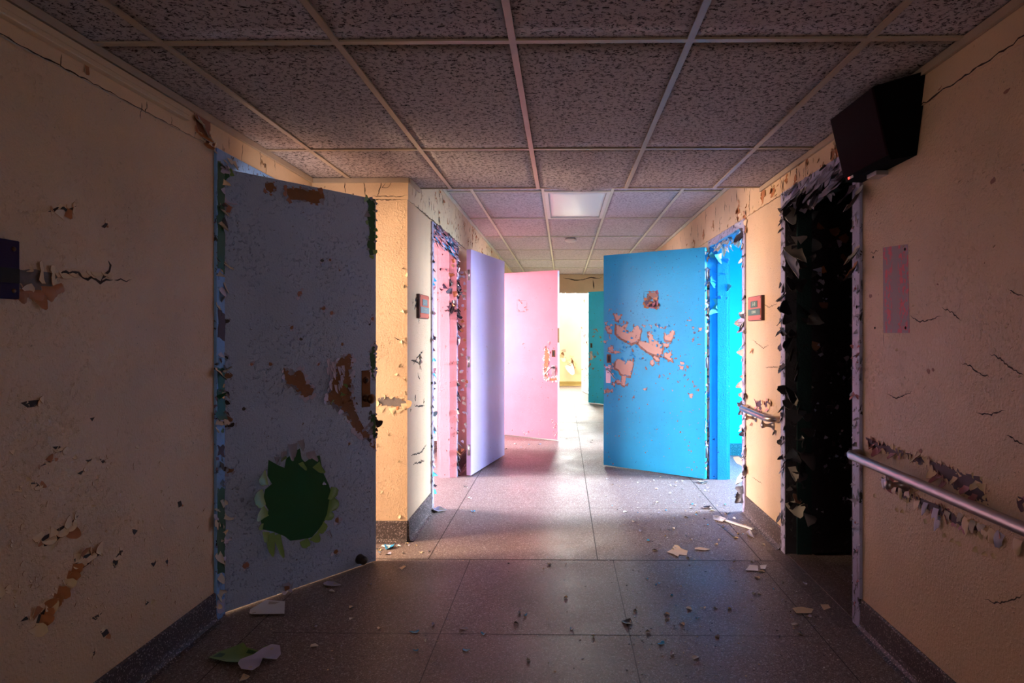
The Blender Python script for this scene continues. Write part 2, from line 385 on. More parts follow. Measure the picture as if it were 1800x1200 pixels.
mb = MB(); OE = (-.62, 1.18)
mb.box((XC, YE, 0), (OE[0], YE+.14, 2.6), M['cream']); mb.box((OE[1], YE, 0), (XR, YE+.14, 2.6), M['cream']); mb.box((OE[0], YE, 2.16), (OE[1], YE+.14, 2.6), M['cream'])
wall_partition = struct(mb.build('wall_partition'), 'cracked lintel wall across the corridor above the far opening', 'wall')
mb = MB()
mb.box((XC, YEE, 0), (XR, YEE+.12, 1.93), M['end_yellow']); mb.box((XC, YEE, 2.36), (XR, YEE+.12, 2.6), M['end_yellow'])
mb.box((XC, YEE, 1.93), (-.22, YEE+.12, 2.36), M['end_yellow']); mb.box((.82, YEE, 1.93), (XR, YEE+.12, 2.36), M['end_yellow'])
wall_end = struct(mb.build('wall_end'), 'bright pale yellow wall at the far end of the corridor', 'wall')
mb = MB()
for a, b in (((-.22, YEE+.02, 1.93), (.82, YEE+.06, 1.955)), ((-.22, YEE+.02, 2.335), (.82, YEE+.06, 2.36)), ((-.22, YEE+.02, 1.955), (-.195, YEE+.06, 2.335)), ((.795, YEE+.02, 1.955), (.82, YEE+.06, 2.335))): mb.box(a, b, M['white_pl'])
wf = struct(mb.build('window_1'), 'glaring high window at the far end of the corridor', 'window')
# floor
mb = MB(); mb.box((-4.6, YBACK-.2, -.1), (4.6, 16, 0), M['floor']); floor = struct(mb.build('floor'), 'dull terrazzo floor littered with paint flakes', 'floor')
mb = MB()
def jline(x0, y0, x1, y1, w_=.006): 
    d = Vector((x1-x0, y1-y0, 0)).normalized(); s_ = Vector((-d.y, d.x, 0))*w_*.5; a = Vector((x0, y0, .0006)); b = Vector((x1, y1, .0006))
    mb.add([a-s_, b-s_, b+s_, a+s_], [(0, 1, 2, 3)], M['joint'])
jline(XL, 3.63, XR, 3.63, .009); jline(-1.3, 2.73, 1.1, 2.73, .004); jline(-1.3, 1.83, 1.1, 1.83, .004)
for x in (-1.4, -.55, .295, 1.14): jline(x, -4, x, 3.63, .004)
for x in (-.80, .203, 1.165): jline(x, 3.63, x, 12.6, .006)
for y in (4.70, 5.83, 6.95, 8.1, 9.2, 10.3, 11.4): jline(-.8, y, 1.165, y, .004)
mb.build('floor_joint', floor)
# ------------------------------------------------------------------ ceilings
ceil = MB(); ceil.box((XL-T, YBACK-.12, 2.62), (XR+T, 16, 2.70), M['cream']); ceil.box((XC-.2, YB, ZN), (XR, YB+.012, 2.62), M['cream'])
ceil.box((XL, YP, ZN), (XC, YP+.01, 2.62), M['cream'])
ceil = struct(ceil.build('ceiling'), 'sagging grid ceiling of fissured tiles', 'ceiling')
def panel(x0, x1, y0, y1, z, m, sag=.0, edge=0, tilt=0, parent=ceil, name='ceiling_tile', nx=12, ny=12):
    g = MB(); vs = []
    ins = .011
    x0 += ins; x1 -= ins; y0 += ins; y1 -= ins
    for j in range(ny+1):
        for i in range(nx+1):
            u, v = i/nx, j/ny
            dz = -sag*math.sin(math.pi*u)**1.3*math.sin(math.pi*min(1, v))**.8-edge*math.sin(math.pi*u)**2*v**2
            vs.append((x0+(x1-x0)*u, y0+(y1-y0)*v, z+dz+tilt*(v-.5)))
    top = [(a, b, c+.014) for a, b, c in vs]; N = len(vs); fs = []; k = nx+1
    for j in range(ny):
        for i in range(nx):
            a = j*k+i; fs.append((a, a+k, a+k+1, a+1)); fs.append((N+a, N+a+1, N+a+k+1, N+a+k))
    for i in range(nx): fs += [(i, i+1, N+i+1, N+i), (ny*k+i+1, ny*k+i, N+ny*k+i, N+ny*k+i+1)]
    for j in range(ny): fs += [((j+1)*k, j*k, N+j*k, N+(j+1)*k), (j*k+nx, (j+1)*k+nx, N+(j+1)*k+nx, N+j*k+nx)]
    g.add(vs+top, fs, m, True); return g.build(name, parent)
NX = [XL, -1.372, -.772, -.172, .429, 1.03, XR]; NY = [-4.2, -2.8, -1.58, -.37, .86, 2.085, 3.31, YB]
for j in range(len(NY)-1):
    for i in range(len(NX)-1):
        y1 = NY[j+1]; 
        if i < 2 and j == 6: y1 = YP+.012
        bulge = .030 if (i == 3 and j == 6) else 0
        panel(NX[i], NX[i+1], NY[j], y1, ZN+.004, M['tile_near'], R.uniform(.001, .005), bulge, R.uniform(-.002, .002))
# the piece over the narrow strip between pier and the step
panel(XC, -.772, YP, YB, ZN+.004, M['tile_near'], .001)
FX = [XC, -.77, -.172, .415, 1.0, XR]; FY = [YB+.02, 5.215, 6.44, 7.67, 8.9, 10.12, 11.35, 12.62]
LIGHT = (2, 1)
for j in range(len(FY)-1):
    for i in range(len(FX)-1):
        if (i, j) == LIGHT: continue
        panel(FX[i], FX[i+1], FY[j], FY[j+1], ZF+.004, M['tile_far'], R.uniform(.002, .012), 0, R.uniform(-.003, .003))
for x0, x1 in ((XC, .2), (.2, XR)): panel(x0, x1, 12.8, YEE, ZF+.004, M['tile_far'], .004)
g = MB()
def rail(a, b, z, m, w_=.024):
    (x0, y0), (x1, y1) = a, b
    if x0 == x1: g.box((x0-w_/2, y0, z-.003), (x0+w_/2, y1, z+.004), m); g.box((x0-.001, y0, z), (x0+.001, y1, z+.03), m)
    else: g.box((x0, y0-w_/2, z-.0028), (x1, y0+w_/2, z+.0042), m); g.box((x0, y0-.001, z), (x1, y0+.001, z+.03), m)
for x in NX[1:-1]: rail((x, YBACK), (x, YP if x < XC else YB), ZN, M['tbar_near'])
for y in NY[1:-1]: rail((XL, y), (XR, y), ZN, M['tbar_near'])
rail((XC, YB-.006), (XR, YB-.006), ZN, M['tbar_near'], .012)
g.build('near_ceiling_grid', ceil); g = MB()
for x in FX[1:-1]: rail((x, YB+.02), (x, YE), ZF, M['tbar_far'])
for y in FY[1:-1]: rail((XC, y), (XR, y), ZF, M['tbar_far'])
g.build('far_ceiling_grid', ceil)
def angle(name, pts, z, m):
    g = MB()
    for (x0, y0, x1, y1) in pts: g.box((x0, y0, z-.028), (x1, y1, z+.002), m)
    return struct(g.build(name))
tag(angle('trim_1', [(XL, YBACK, XL+.018, YP)], ZN, M['tbar_near']), 'painted metal angle where near ceiling meets the wall by the slate door', 'trim')
tag(angle('trim_2', [(XL+.018, YP-.018, XC+.012, YP-.004), (XC, YP-.006, XC+.02, YB)], ZN, M['tbar_near']), 'short metal angle along the ceiling over the return wall', 'trim')
tag(angle('trim_3', [(XR-.018, YBACK, XR, YB)], ZN, M['tbar_near']), 'painted metal angle under the near ceiling above the speaker', 'trim')
tag(angle('trim_4', [(XC, YB+.02, XC+.018, YE)], ZF, M['tbar_far']), 'pale metal angle under the far ceiling above pink doorway', 'trim')
tag(angle('trim_5', [(XR-.018, YB+.02, XR, YE)], ZF, M['tbar_far']), 'pale metal angle under the far ceiling above blue doorway', 'trim')
# recessed light (off)
cl = empty('ceiling_light', ((FX[2]+FX[3])/2, (FY[1]+FY[2])/2, ZF)); tag(cl, 'unlit recessed rectangular light panel in the far ceiling, whitish smooth diffuser', 'light')
w_, d_ = (FX[3]-FX[2])/2-.012, (FY[2]-FY[1])/2-.012
g = MB()
for a, b in (((-w_, -d_, -.004), (w_, -d_+.03, .03)), ((-w_, d_-.03, -.004), (w_, d_, .03)), ((-w_, -d_+.03, -.004), (-w_+.03, d_-.03, .03)), ((w_-.03, -d_+.03, -.004), (w_, d_-.03, .03))): g.box(a, b, M['white_pl'])
g.build('light_frame', cl)
df = panel(-w_+.02, w_-.02, -d_+.02, d_-.02, .006, M['diffuser'], .012, 0, 0, cl, 'diffuser')
# smoke detector
p = fl(1003, 419, ZF-.005)
sm = empty('smoke_detector', (p.x, p.y, ZF-.004)); tag(sm, 'small round cream smoke detector on the far ceiling', 'smoke detector')
g = MB(); g.lathe((0, 0, 0), (0, 0, -1), [(0, .055), (.012, .056), (.014, .05)], M['white_pl'], 24); g.build('mounting_plate', sm)
g = MB(); g.lathe((0, 0, -.014), (0, 0, -1), [(0, .075), (.015, .075), (.03, .062), (.036, .03), (.037, .01)], M['white_pl'], 24); g.build('sensor_cover', sm)
# ------------------------------------------------------------------ upper wall bands (a course that stands proud of the plaster)
def band(parent, pieces, m, name='upper_wall_band'):
    g = MB()
    for a, b in pieces: g.box(a, b, m)
    return g.build(name, parent)
BT = .006
band(wall_left, [((XL, YBACK, ZB), (XL+BT, YP, ZN-.03))], M['cream_band'])
band(wall_pier, [((XL+BT, YP-BT, ZB), (XC+BT, YP, ZN-.004))], M['cream_band'])
band(wall_left_far, [((XC, YP, ZB), (XC+BT, YE, ZF-.03))], M['cream_worn'])
band(wall_right, [((XR-BT, YBACK, ZB), (XR, YB, ZN-.03)), ((XR-BT, YB, ZB), (XR, YE, ZF-.03))], M['cream_band'])
# cracks along and up the bands
g = MB()
def wl(px, py): return hit(px, py, (XL, 0, 0), X)
def wr(px, py): return hit(px, py, (XR, 0, 0), X)
def wc(px, py): return hit(px, py, (XC, 0, 0), X)
def wp(px, py): return hit(px, py, (0, YP, 0), Y)
crack(g, [(XL+BT, -1, ZB+.001), (XL+BT, 2.85, ZB+.001)], X, .0045, jag=.003, step=.02)
crack(g, [(XL+BT, -1, ZB-.004), (XL+BT, 2.85, ZB-.004)], X, .004, M['pale_fl'], jag=.0015, step=.02)
for px, py0, py1 in ((105, 95, 118), (246, 180, 210), (298, 205, 222), (66, 52, 70), (255, 178, 200), (400, 240, 262), (425, 250, 285), (455, 262, 296), (480, 275, 300), (160, 95, 120)):
    a = wl(px, py0); b = wl(px+R.uniform(-3, 3), py1); a.x = b.x = XL+BT; crack(g, [a, b], X, .004, jag=.004)
g.build('crack', wall_left); g = MB()
crack(g, [(XL+.02, YP-BT, ZB), (XC, YP-BT, ZB)], -Y, .006, jag=.003)
for pts in ([(640, 318), (643, 346)], [(672, 318), (668, 332), (664, 346)], [(680, 320), (672, 330), (682, 330), (690, 320)], [(655, 345), (700, 346), (716, 343)], [(606, 318), (608, 340)]):
    crack(g, [wp(*q)-Y*BT for q in pts], -Y, .005, jag=.003)
g.build('crack', wall_pier); g = MB()
crack(g, [(XC+BT, YP+.01, ZB), (XC+BT, 6.4, ZB)], X, .008, jag=.006, step=.03)
for k in range(9):
    y = R.uniform(4.3, 8.5); z0 = R.uniform(2.22, 2.42); crack(g, [(XC+BT, y, z0), (XC+BT, y+R.uniform(-.02, .02), z0+R.uniform(.05, .16))], X, .006, M['brown_fl'], jag=.006)
g.build('crack', wall_left_far); g = MB()
crack(g, [(XR-BT, 1.0, ZB+.03), (XR-BT, 2.0, ZB+.01), (XR-BT, 2.5, ZB), (XR-BT, 4.5, ZB)], -X, .006, jag=.005, step=.02)
for k in range(30):
    y = R.uniform(2.1, 8.0); z0 = R.uniform(2.2, 2.30 if y < 4.2 else 2.42); crack(g, [(XR-BT, y, z0), (XR-BT, y+R.uniform(-.02, .02), z0+R.uniform(.04, .10 if y < 4.2 else .2)*.9)], -X, .008, jag=.007)
# cracks in the plaster of the right wall (traced)
RC = [[(1600, 555), (1618, 566), (1640, 560), (1655, 556)], [(1656, 540), (1668, 546), (1676, 550), (1690, 564)], [(1740, 622), (1752, 626), (1770, 640), (1800, 660)], [(1690, 638), (1705, 642), (1720, 655), (1742, 662)],
      [(1775, 510), (1790, 518), (1800, 521)], [(1340, 532), (1352, 540), (1366, 534)], [(1322, 596), (1342, 612), (1352, 606)], [(1345, 645), (1370, 645)], [(1322, 838), (1340, 850)], [(1716, 724), (1740, 728), (1768, 722)], [(1770, 765), (1800, 782)], [(1560, 692), (1575, 700), (1588, 695), (1604, 688)], [(1730, 1052), (1748, 1060), (1765, 1058), (1800, 1045)]]
for pts in RC: crack(g, [wr(*q) for q in pts], -X, .0045, jag=.004, step=.008)
g.build('crack', wall_right)
# flakes hanging from the right band
g = MB()
for px, py, s_ in ((1342, 345, .06), (1300, 372, .08), (1310, 392, .07), (1362, 335, .05), (1475, 262, .06), (1466, 272, .05), (1420, 285, .03), (1446, 300, .03), (1255, 395, .05), (1238, 410, .05), (1222, 428, .05), (1385, 312, .03), (1400, 318, .04)):
    p = wr(px, py); p.x = XR-BT
    peel(g, blob(p, Y, Z, s_*.5, s_*.8, 7), -X, M['orange_fl'], M['cream_fl'], M['orange_fl'], s_*.7, .8, .4, .01, .004)
for k in range(60):
    y = R.uniform(2.2, 8.0); g.flake((XR-BT, y, R.uniform(2.2, 2.32)), -X, (0, R.uniform(-1, 1), -R.uniform(.3, 1)), R.uniform(.012, .035), R.uniform(.015, .04), .05, R.uniform(.4, 1.2), M['cream_fl'], M['orange_fl'])
g.build('peeling_paint', wall_right)
# ------------------------------------------------------------------ left wall peeling (traced); orange on some curls stands in for warm light
g = MB()
LP = [([(84, 372), (100, 364), (112, 363), (118, 368), (134, 362), (128, 369), (110, 373)], .05), ([(178, 398), (186, 390), (190, 392), (184, 401)], .02),
      ([(36, 708), (52, 704), (72, 702), (62, 714), (48, 716)], .04), ([(158, 735), (166, 733), (162, 740)], .015), ([(92, 785), (104, 783), (112, 790), (104, 796)], .03),
      ([(70, 820), (84, 811), (96, 808), (80, 816)], .03), ([(52, 848), (64, 848), (72, 856), (62, 860)], .035), ([(312, 882), (318, 880), (320, 888), (314, 892)], .02),
      ([(72, 945), (100, 930), (124, 918), (138, 905), (124, 928), (96, 955), (78, 960)], .06), ([(130, 982), (150, 975), (176, 966), (174, 975), (150, 995), (134, 1005)], .06),
      ([(196, 990), (212, 965), (216, 968), (202, 998)], .03), ([(60, 1105), (68, 1080), (88, 1060), (80, 1085), (74, 1100)], .05), ([(100, 1045), (118, 1020), (126, 1010), (120, 1025), (104, 1055)], .04),
      ([(0, 1040), (12, 1030), (14, 1036), (0, 1052)], .04), ([(176, 1110), (188, 1105), (192, 1112), (182, 1120)], .03), ([(160, 1086), (180, 1076), (168, 1090)], .025),
      ([(160, 1150), (168, 1142), (165, 1152)], .025), ([(84, 1068), (96, 1052), (90, 1068)], .03), ([(36, 1092), (46, 1082), (50, 1088)], .02), ([(290, 986), (296, 982), (294, 992)], .015),
      ([(232, 930), (242, 932), (236, 940)], .015), ([(265, 990), (275, 985), (270, 996)], .015), ([(255, 1055), (262, 1058), (256, 1064)], .02), ([(150, 808), (162, 806), (156, 813)], .02), ([(136, 832), (148, 826), (142, 834)], .02), ([(175, 806), (186, 810), (180, 814)], .02)]
for poly, s_ in LP:
    pts = [wl(*q) for q in poly]
    peel(g, pts, X, M['darkhole'], M['cream_fl'], M['orange_fl'], s_*.7, 1.5, .12, .012, .002, ang=(.2, .6))
# long horizontal split with bare plaster beside the purple bracket
peel(g, [wl(*q) for q in ((24, 484), (34, 474), (50, 473), (72, 476), (90, 480), (100, 487), (94, 500), (88, 508), (70, 512), (40, 508), (26, 500))], X, M['plaster'], M['cream_fl'], M['orange_fl'], .055, 1.3, .1, .012, .003, ang=(.2, .7))
for px, py, l_ in ((44, 512, .05), (62, 514, .06), (82, 508, .05), (98, 506, .05), (32, 516, .045)): g.flake(wl(px, py-6), X, (0, R.uniform(-.2, .4), -1), .05, l_, .5, -.9, M['orange_fl'], M['pale_fl'], .3, 7, 7)
crack(g, [wl(*q) for q in ((96, 484), (106, 481), (110, 478), (138, 480), (146, 488), (154, 491), (160, 487), (168, 491), (176, 497), (186, 491), (198, 492))], X, .011, jag=.003)
crack(g, [wl(*q) for q in ((176, 496), (184, 484), (192, 476), (194, 466), (190, 458))], X, .011, jag=.003)
crack(g, [wl(*q) for q in ((200, 492), (212, 490), (222, 495), (231, 491))], X, .006, jag=.003)
for px in (104, 116, 128, 150, 162, 170, 186): g.flake(wl(px, 474), X, (0, R.uniform(-.2, .2), -1), .05, .03, 0, .5, M['cream_fl'], M['orange_fl'], .2)
for i in range(9):
    t_ = i/8; p = wl(64+66*t_, 1104-104*t_); g.flake(p-Y*.012, X, (0, 1, -.35), .045, .038, .25, 1.05, M['orange_fl' if i % 3 else 'cream_fl'], M['brown_fl'], .2, 5, 5, taper=.2)  # orange faces carry a warm glow in their colour
for px, py, s_ in ((85, 940, .05), (105, 928, .05), (122, 918, .045), (138, 984, .05), (155, 974, .05), (64, 938, .04), (100, 786, .03), (204, 976, .03), (66, 850, .03)):
    g.flake(wl(px, py), X, (0, .25, -1), s_, s_*.6, .1, .9, M['cream_fl'], M['orange_fl'], .15, 5, 5, taper=.1)
# faint diagonal seam and scattered small lifts toward the floor
for k in range(150):
    px = R.uniform(20, 372); py = 780+330*R.random()**.8; p = wl(px, py)
    if p.z < .16: continue
    s_ = R.uniform(.006, .018)*(1.4 if R.random() < .15 else 1)
    g.flake(p, X, (0, R.uniform(-1, 1), R.uniform(-1, 1)), s_, s_, .05, R.uniform(.3, .9), M['cream_fl'], M['orange_fl'])
# peeled bit at the band end by the door and the curl on the trunking end
for px, py in ((345, 205), (352, 212), (358, 225), (350, 232), (366, 240), (360, 250), (372, 256)): g.flake(wl(px, py)+X*BT, X, (0, R.uniform(-1, 1), -1), .05, .06, .3, R.uniform(.6, 1.6), R.choice([M['lav_fl'], M['orange_fl']]), M['pale_fl'], .3)
peel(g, [wl(*q)+X*BT for q in ((338, 198), (352, 202), (368, 212), (366, 235), (378, 258), (360, 252), (345, 225))], X, M['brown_fl'], M['cream_fl'], M['orange_fl'], .03, 1, .5)
g.build('peeling_paint', wall_left)
g = MB()
crack(g, [wl(*q) for q in ((0, 875), (70, 850), (135, 825), (210, 800), (300, 770), (370, 755))], X, .0018, M['cream_fl'], jag=.003)
g.add([], [], M['cream_fl'])
g.build('seam', wall_left)
# pier peeling
g = MB()
peel(g, [wp(*q) for q in ((664, 700), (680, 697), (700, 699), (714, 706), (712, 714), (690, 714), (664, 712))], -Y, M['plaster'], M['cream_fl'], M['orange_fl'], .04, 1.3, .3)
for px, py in ((672, 714), (690, 716), (702, 718), (712, 708)): g.flake(wp(px, py), -Y, (R.uniform(-.2, .2), 0, -1), .05, .04, .5, -.6, M['cream_fl'], M['orange_fl'], .3, 6, 6)
for px, py in ((702, 598), (712, 480), (671, 860), (668, 780), (704, 545), (695, 655), (715, 500), (713, 470), (700, 905), (690, 760), (708, 640), (705, 808)): g.flake(wp(px, py), -Y, (R.uniform(-1, 1), 0, -.6), .025, .03, .05, 1.0, M['cream_fl'], M['pale_fl'])
for k in range(4): g.flake((XC-.005, YP-.001, R.uniform(.2, 2.1)), -Y, (-1, 0, R.uniform(-.4, .4)), .03, .012, .1, .7, M['cream_fl'], M['orange_fl'])
crack(g, [wp(*q) for q in ((692, 592), (702, 597), (710, 600))], -Y, .006)
g.build('peeling_paint', wall_pier)
g = MB()
for pts in ([(726, 640), (734, 628), (744, 616)], [(728, 712), (738, 714), (746, 712)], [(722, 632), (732, 636), (738, 640)], [(728, 545), (732, 530), (736, 522)], [(734, 655), (738, 668)], [(722, 800), (740, 795), (750, 780)], [(726, 815), (746, 810)]): crack(g, [wc(*q) for q in pts], X, .012, jag=.006)
for px, py, s_ in ((739, 632, .05), (731, 530, .06), (726, 528, .03), (736, 562, .02), (730, 700, .03), (745, 706, .02), (722, 720, .02), (740, 810, .02)): peel(g, blob(wc(px, py), Y, Z, s_*.35, s_*.7, 6, .4), X, M['darkhole'], M['cream_fl'], M['brown_fl'], s_*.6, 1, .4)
for k in range(70):
    y = R.uniform(4.6, 8.6); z0 = R.uniform(2.22, 2.48); s_ = R.uniform(.01, .035)
    peel(g, blob((XC+BT, y, z0), Y, Z, s_*.5, s_*.9, 6, .5), X, R.choice([M['orange_fl'], M['brown_fl'], M['darkhole']]), M['cream_fl'], M['orange_fl'], s_*.8, .7, .5)
g.build('peeling_paint', wall_left_far)
# right wall: peeled strip behind both handrails, holes, nails
g = MB()
STR = [[(1522, 768), (1545, 778), (1570, 785), (1592, 795), (1588, 802), (1560, 797), (1530, 785)], [(1590, 795), (1610, 800), (1632, 808), (1630, 818), (1606, 812)],
       [(1632, 808), (1660, 818), (1690, 830), (1724, 838), (1730, 868), (1738, 888), (1700, 872), (1672, 850), (1640, 825)], [(1790, 872), (1800, 876), (1800, 900), (1788, 888)],
       [(1550, 838), (1580, 852), (1610, 872), (1600, 882), (1568, 862)], [(1606, 870), (1650, 888), (1700, 912), (1760, 940), (1750, 950), (1690, 925), (1625, 892)]]
for poly in STR: peel(g, [wr(*q) for q in poly], -X, M['plumhole'], M['cream_fl'], M['rust_pink'], .026, 1.3, .2, .010, .009, ang=(.3, 1.0))
for px, py, m_ in ((1545, 792, 'rust_pink'), (1570, 800, 'rust_pink'), (1535, 785, 'pink_fl'), (1642, 830, 'cream_fl'), (1660, 850, 'rust_pink'), (1680, 842, 'cream_fl'), (1700, 858, 'rust_pink'), (1720, 850, 'cream_fl'), (1714, 872, 'rust_pink'), (1650, 838, 'rust_pink'), (1690, 865, 'cream_fl'), (1612, 860, 'cream_fl'), (1612, 800, 'cream_fl')):
    g.flake(wr(px, py-6), -X, (0, R.uniform(-.4, .4), -1), R.uniform(.025, .05), R.uniform(.03, .055), .3, R.uniform(.9, 1.5), M[m_], M['brown_fl'], .35)
for px, py in ((1553, 848), (1574, 858), (1583, 862), (1600, 868), (1613, 885), (1628, 890), (1646, 900), (1650, 915), (1666, 905), (1690, 910), (1700, 918), (1712, 922), (1725, 928), (1735, 936), (1748, 940), (1760, 944), (1790, 955)):
    g.flake(wr(px, py-8), -X, (0, R.uniform(-.3, .3), -1), R.uniform(.025, .04), R.uniform(.035, .055), .5, R.uniform(-.6, .3), R.choice([M['pale_fl'], M['lav_fl'], M['cream_fl']]), M['pale_fl'], .25, 6, 6, taper=R.uniform(0, .3))
for px, py in ((1690, 955), (1678, 948), (1664, 940), (1720, 965), (1736, 972), (1630, 915), (1580, 895), (1540, 870), (1590, 898), (1750, 975)): g.flake(wr(px, py), -X, (0, 1, -.6), .02, .02, .1, 1.1, M['cream_fl'], M['orange_fl'])
peel(g, [wr(*q) for q in ((1325, 700), (1330, 706), (1336, 702), (1341, 708), (1338, 722), (1331, 715))], -X, M['plumhole'], M['cream_fl'], M['pink_fl'], .03, 1.2, .4)
peel(g, [wr(*q) for q in ((1344, 708), (1348, 704), (1354, 708), (1352, 714), (1346, 716))], -X, M['plumhole'], M['cream_fl'], M['pink_fl'], .03, 1.2, .4)
for px, py, m_ in ((1330, 712, 'pink_fl'), (1334, 718, 'pink_fl'), (1350, 715, 'pink_fl'), (1363, 755, 'darkhole'), (1322, 742, 'brown_fl'), (1309, 748, 'brown_fl'), (1323, 612, 'orange_fl')): g.flake(wr(px, py), -X, (0, 0, -1), .05, .04, .2, 1.0, M[m_], M['pale_fl'])
for k in range(40):
    px, py = R.uniform(1530, 1795), R.uniform(120, 1150); p = wr(px, py)
    if p.z < .18 or p.z > 2.15: continue
    s_ = R.uniform(.004, .012); g.flake(p, -X, (0, R.uniform(-1, 1), -1), s_, s_, .1, .9, M['cream_fl'], M['brown_fl'])
for px, py, s_ in ((1770, 160, .012), (1746, 318, .014), (1530, 520, .014), (1648, 500, .006), (1632, 652, .014), (1640, 650, .008), (1618, 792, .01)): g.poly(ragged(blob(wr(px, py), Y, Z, s_, s_*.7, 7, .4), .005, .002), -X, M['brown_fl'])
g.build('peeling_paint', wall_right)
g = MB()
g.poly([wr(*q) for q in ((1552, 435), (1596, 429), (1599, 585), (1553, 585))], -X, M['tape'], .0006)
for px, py in ((1591, 438), (1592, 576)): g.lathe(wr(px, py)+(-.0005)*X, -X, [(0, .006), (.002, .005), (.003, .002)], M['black'], 10)
g.build('old_notice_backing', wall_right)
g = MB()
for px, py in ((1535, 452), (1538, 576)): g.lathe(wr(px, py), -X, [(0, .005), (.002, .004), (.003, .001)], M['black'], 10)
crack(g, [wr(1530, 445), wr(1545, 440)], -X, .004); crack(g, [wr(1553, 585), wr(1553, 608)], -X, .003, jag=.001)
g.build('screw_hole', wall_right)
# ------------------------------------------------------------------ baseboards (coved terrazzo)
def baseboard(name, p0, p1, n, m, h=.135, label=None):
    g = MB(); p0 = Vector((*p0, 0)); p1 = Vector((*p1, 0)); n = Vector(n)
    prof = [(.0, h), (.004, h), (.010, h-.006), (.011, .045), (.014, .022), (.024, .008), (.040, .001), (.040, -.002), (0, -.002)]
    vs = [p+n*o+Z*z for p in (p0, p1) for o, z in prof]; k = len(prof); fs = [(i, (i+1) % k, k+(i+1) % k, k+i) for i in range(k)]+[tuple(range(k)), tuple(range(2*k-1, k-1, -1))]
    if (p1-p0).cross(Z).dot(n) < 0: fs = [tuple(reversed(f)) for f in fs]
    g.add(vs, fs, m); o = g.build(name); return struct(o, label, 'baseboard')
CW = .065
baseboard('baseboard_left', (XL, YBACK), (XL, OPG[0]-CW), X, M['base'], label='dark speckled baseboard below the wall in front of slate door')
baseboard('baseboard_pier', (XL, YP), (XC+.0, YP), -Y, M['base'], label='speckled terrazzo baseboard on the warm return wall')
baseboard('baseboard_pier_side', (XC, YP-.0), (XC, OPP[0]-.05), X, M['base'], label='bluish lit speckled baseboard beside the pink doorway')
baseboard('baseboard_left_far', (XC, OPP[1]+.05), (XC, OPR[0]-.05), X, M['base'], label='speckled baseboard hidden behind the lavender door')
baseboard('baseboard_right', (XR, YBACK), (XR, OPD[0]-CW), -X, M['base'], label='dark speckled baseboard below the long handrail')
baseboard('baseboard_right_middle', (XR, OPD[1]+CW), (XR, OPB[0]-.05), -X, M['base'], label='speckled baseboard below the short handrail')
baseboard('baseboard_right_far', (XR, OPB[1]+.05), (XR, OPS[0]-.05), -X, M['base'], label='speckled baseboard behind the bright blue door')
baseboard('baseboard_end', (XC, YEE), (XR, YEE), -Y, M['ochre'], .11, label='ochre baseboard at the foot of the far yellow wall')
# ------------------------------------------------------------------ door frames
def frame(name, plane, nx, op, mc, mj, cw=.05, ms=None, zt=ZD, flakes=None, stop=True, label=None, wall_t=T):
    """frame of an opening in a wall x=plane whose corridor side faces nx (+1/-1)"""
    o = empty(name); struct(o, label, 'door frame')
    a, b = op; n = nx
    xf = plane+n*.014; xb = plane-n*(wall_t+.012); lo, hi = min(xf, plane-n*.001), max(xf, plane-n*.001)
    g = MB(); g.bbox((lo, a-cw, 0), (hi, a+.004, zt+cw), mc, .003); g.bbox((lo, b-.004, 0), (hi, b+cw, zt+cw), mc, .003); g.bbox((lo, a+.004, zt), (hi, b-.004, zt+cw), mc, .003)
    g.build('casing', o)
    g = MB(); x0, x1 = min(xf-n*.002, xb), max(xf-n*.002, xb); jt = .012
    g.box((x0, a, 0), (x1, a+jt, zt), mj); g.box((x0, b-jt, 0), (x1, b, zt), mj); g.box((x0, a+jt, zt-jt), (x1, b-jt, zt), mj)
    g.build('jamb', o)
    if stop:
        g = MB(); s0 = plane-n*.055; s1 = plane-n*(wall_t-.02); s0, s1 = min(s0, s1), max(s0, s1); m2 = ms or mj
        g.box((s0, a+jt, 0), (s1, a+jt+.014, zt-jt), m2); g.box((s0, b-jt-.014, 0), (s1, b-jt, zt-jt), m2); g.box((s0, a+jt+.014, zt-jt-.014), (s1, b-jt-.014, zt-jt), m2)
        g.build('door_stop', o)
    return o
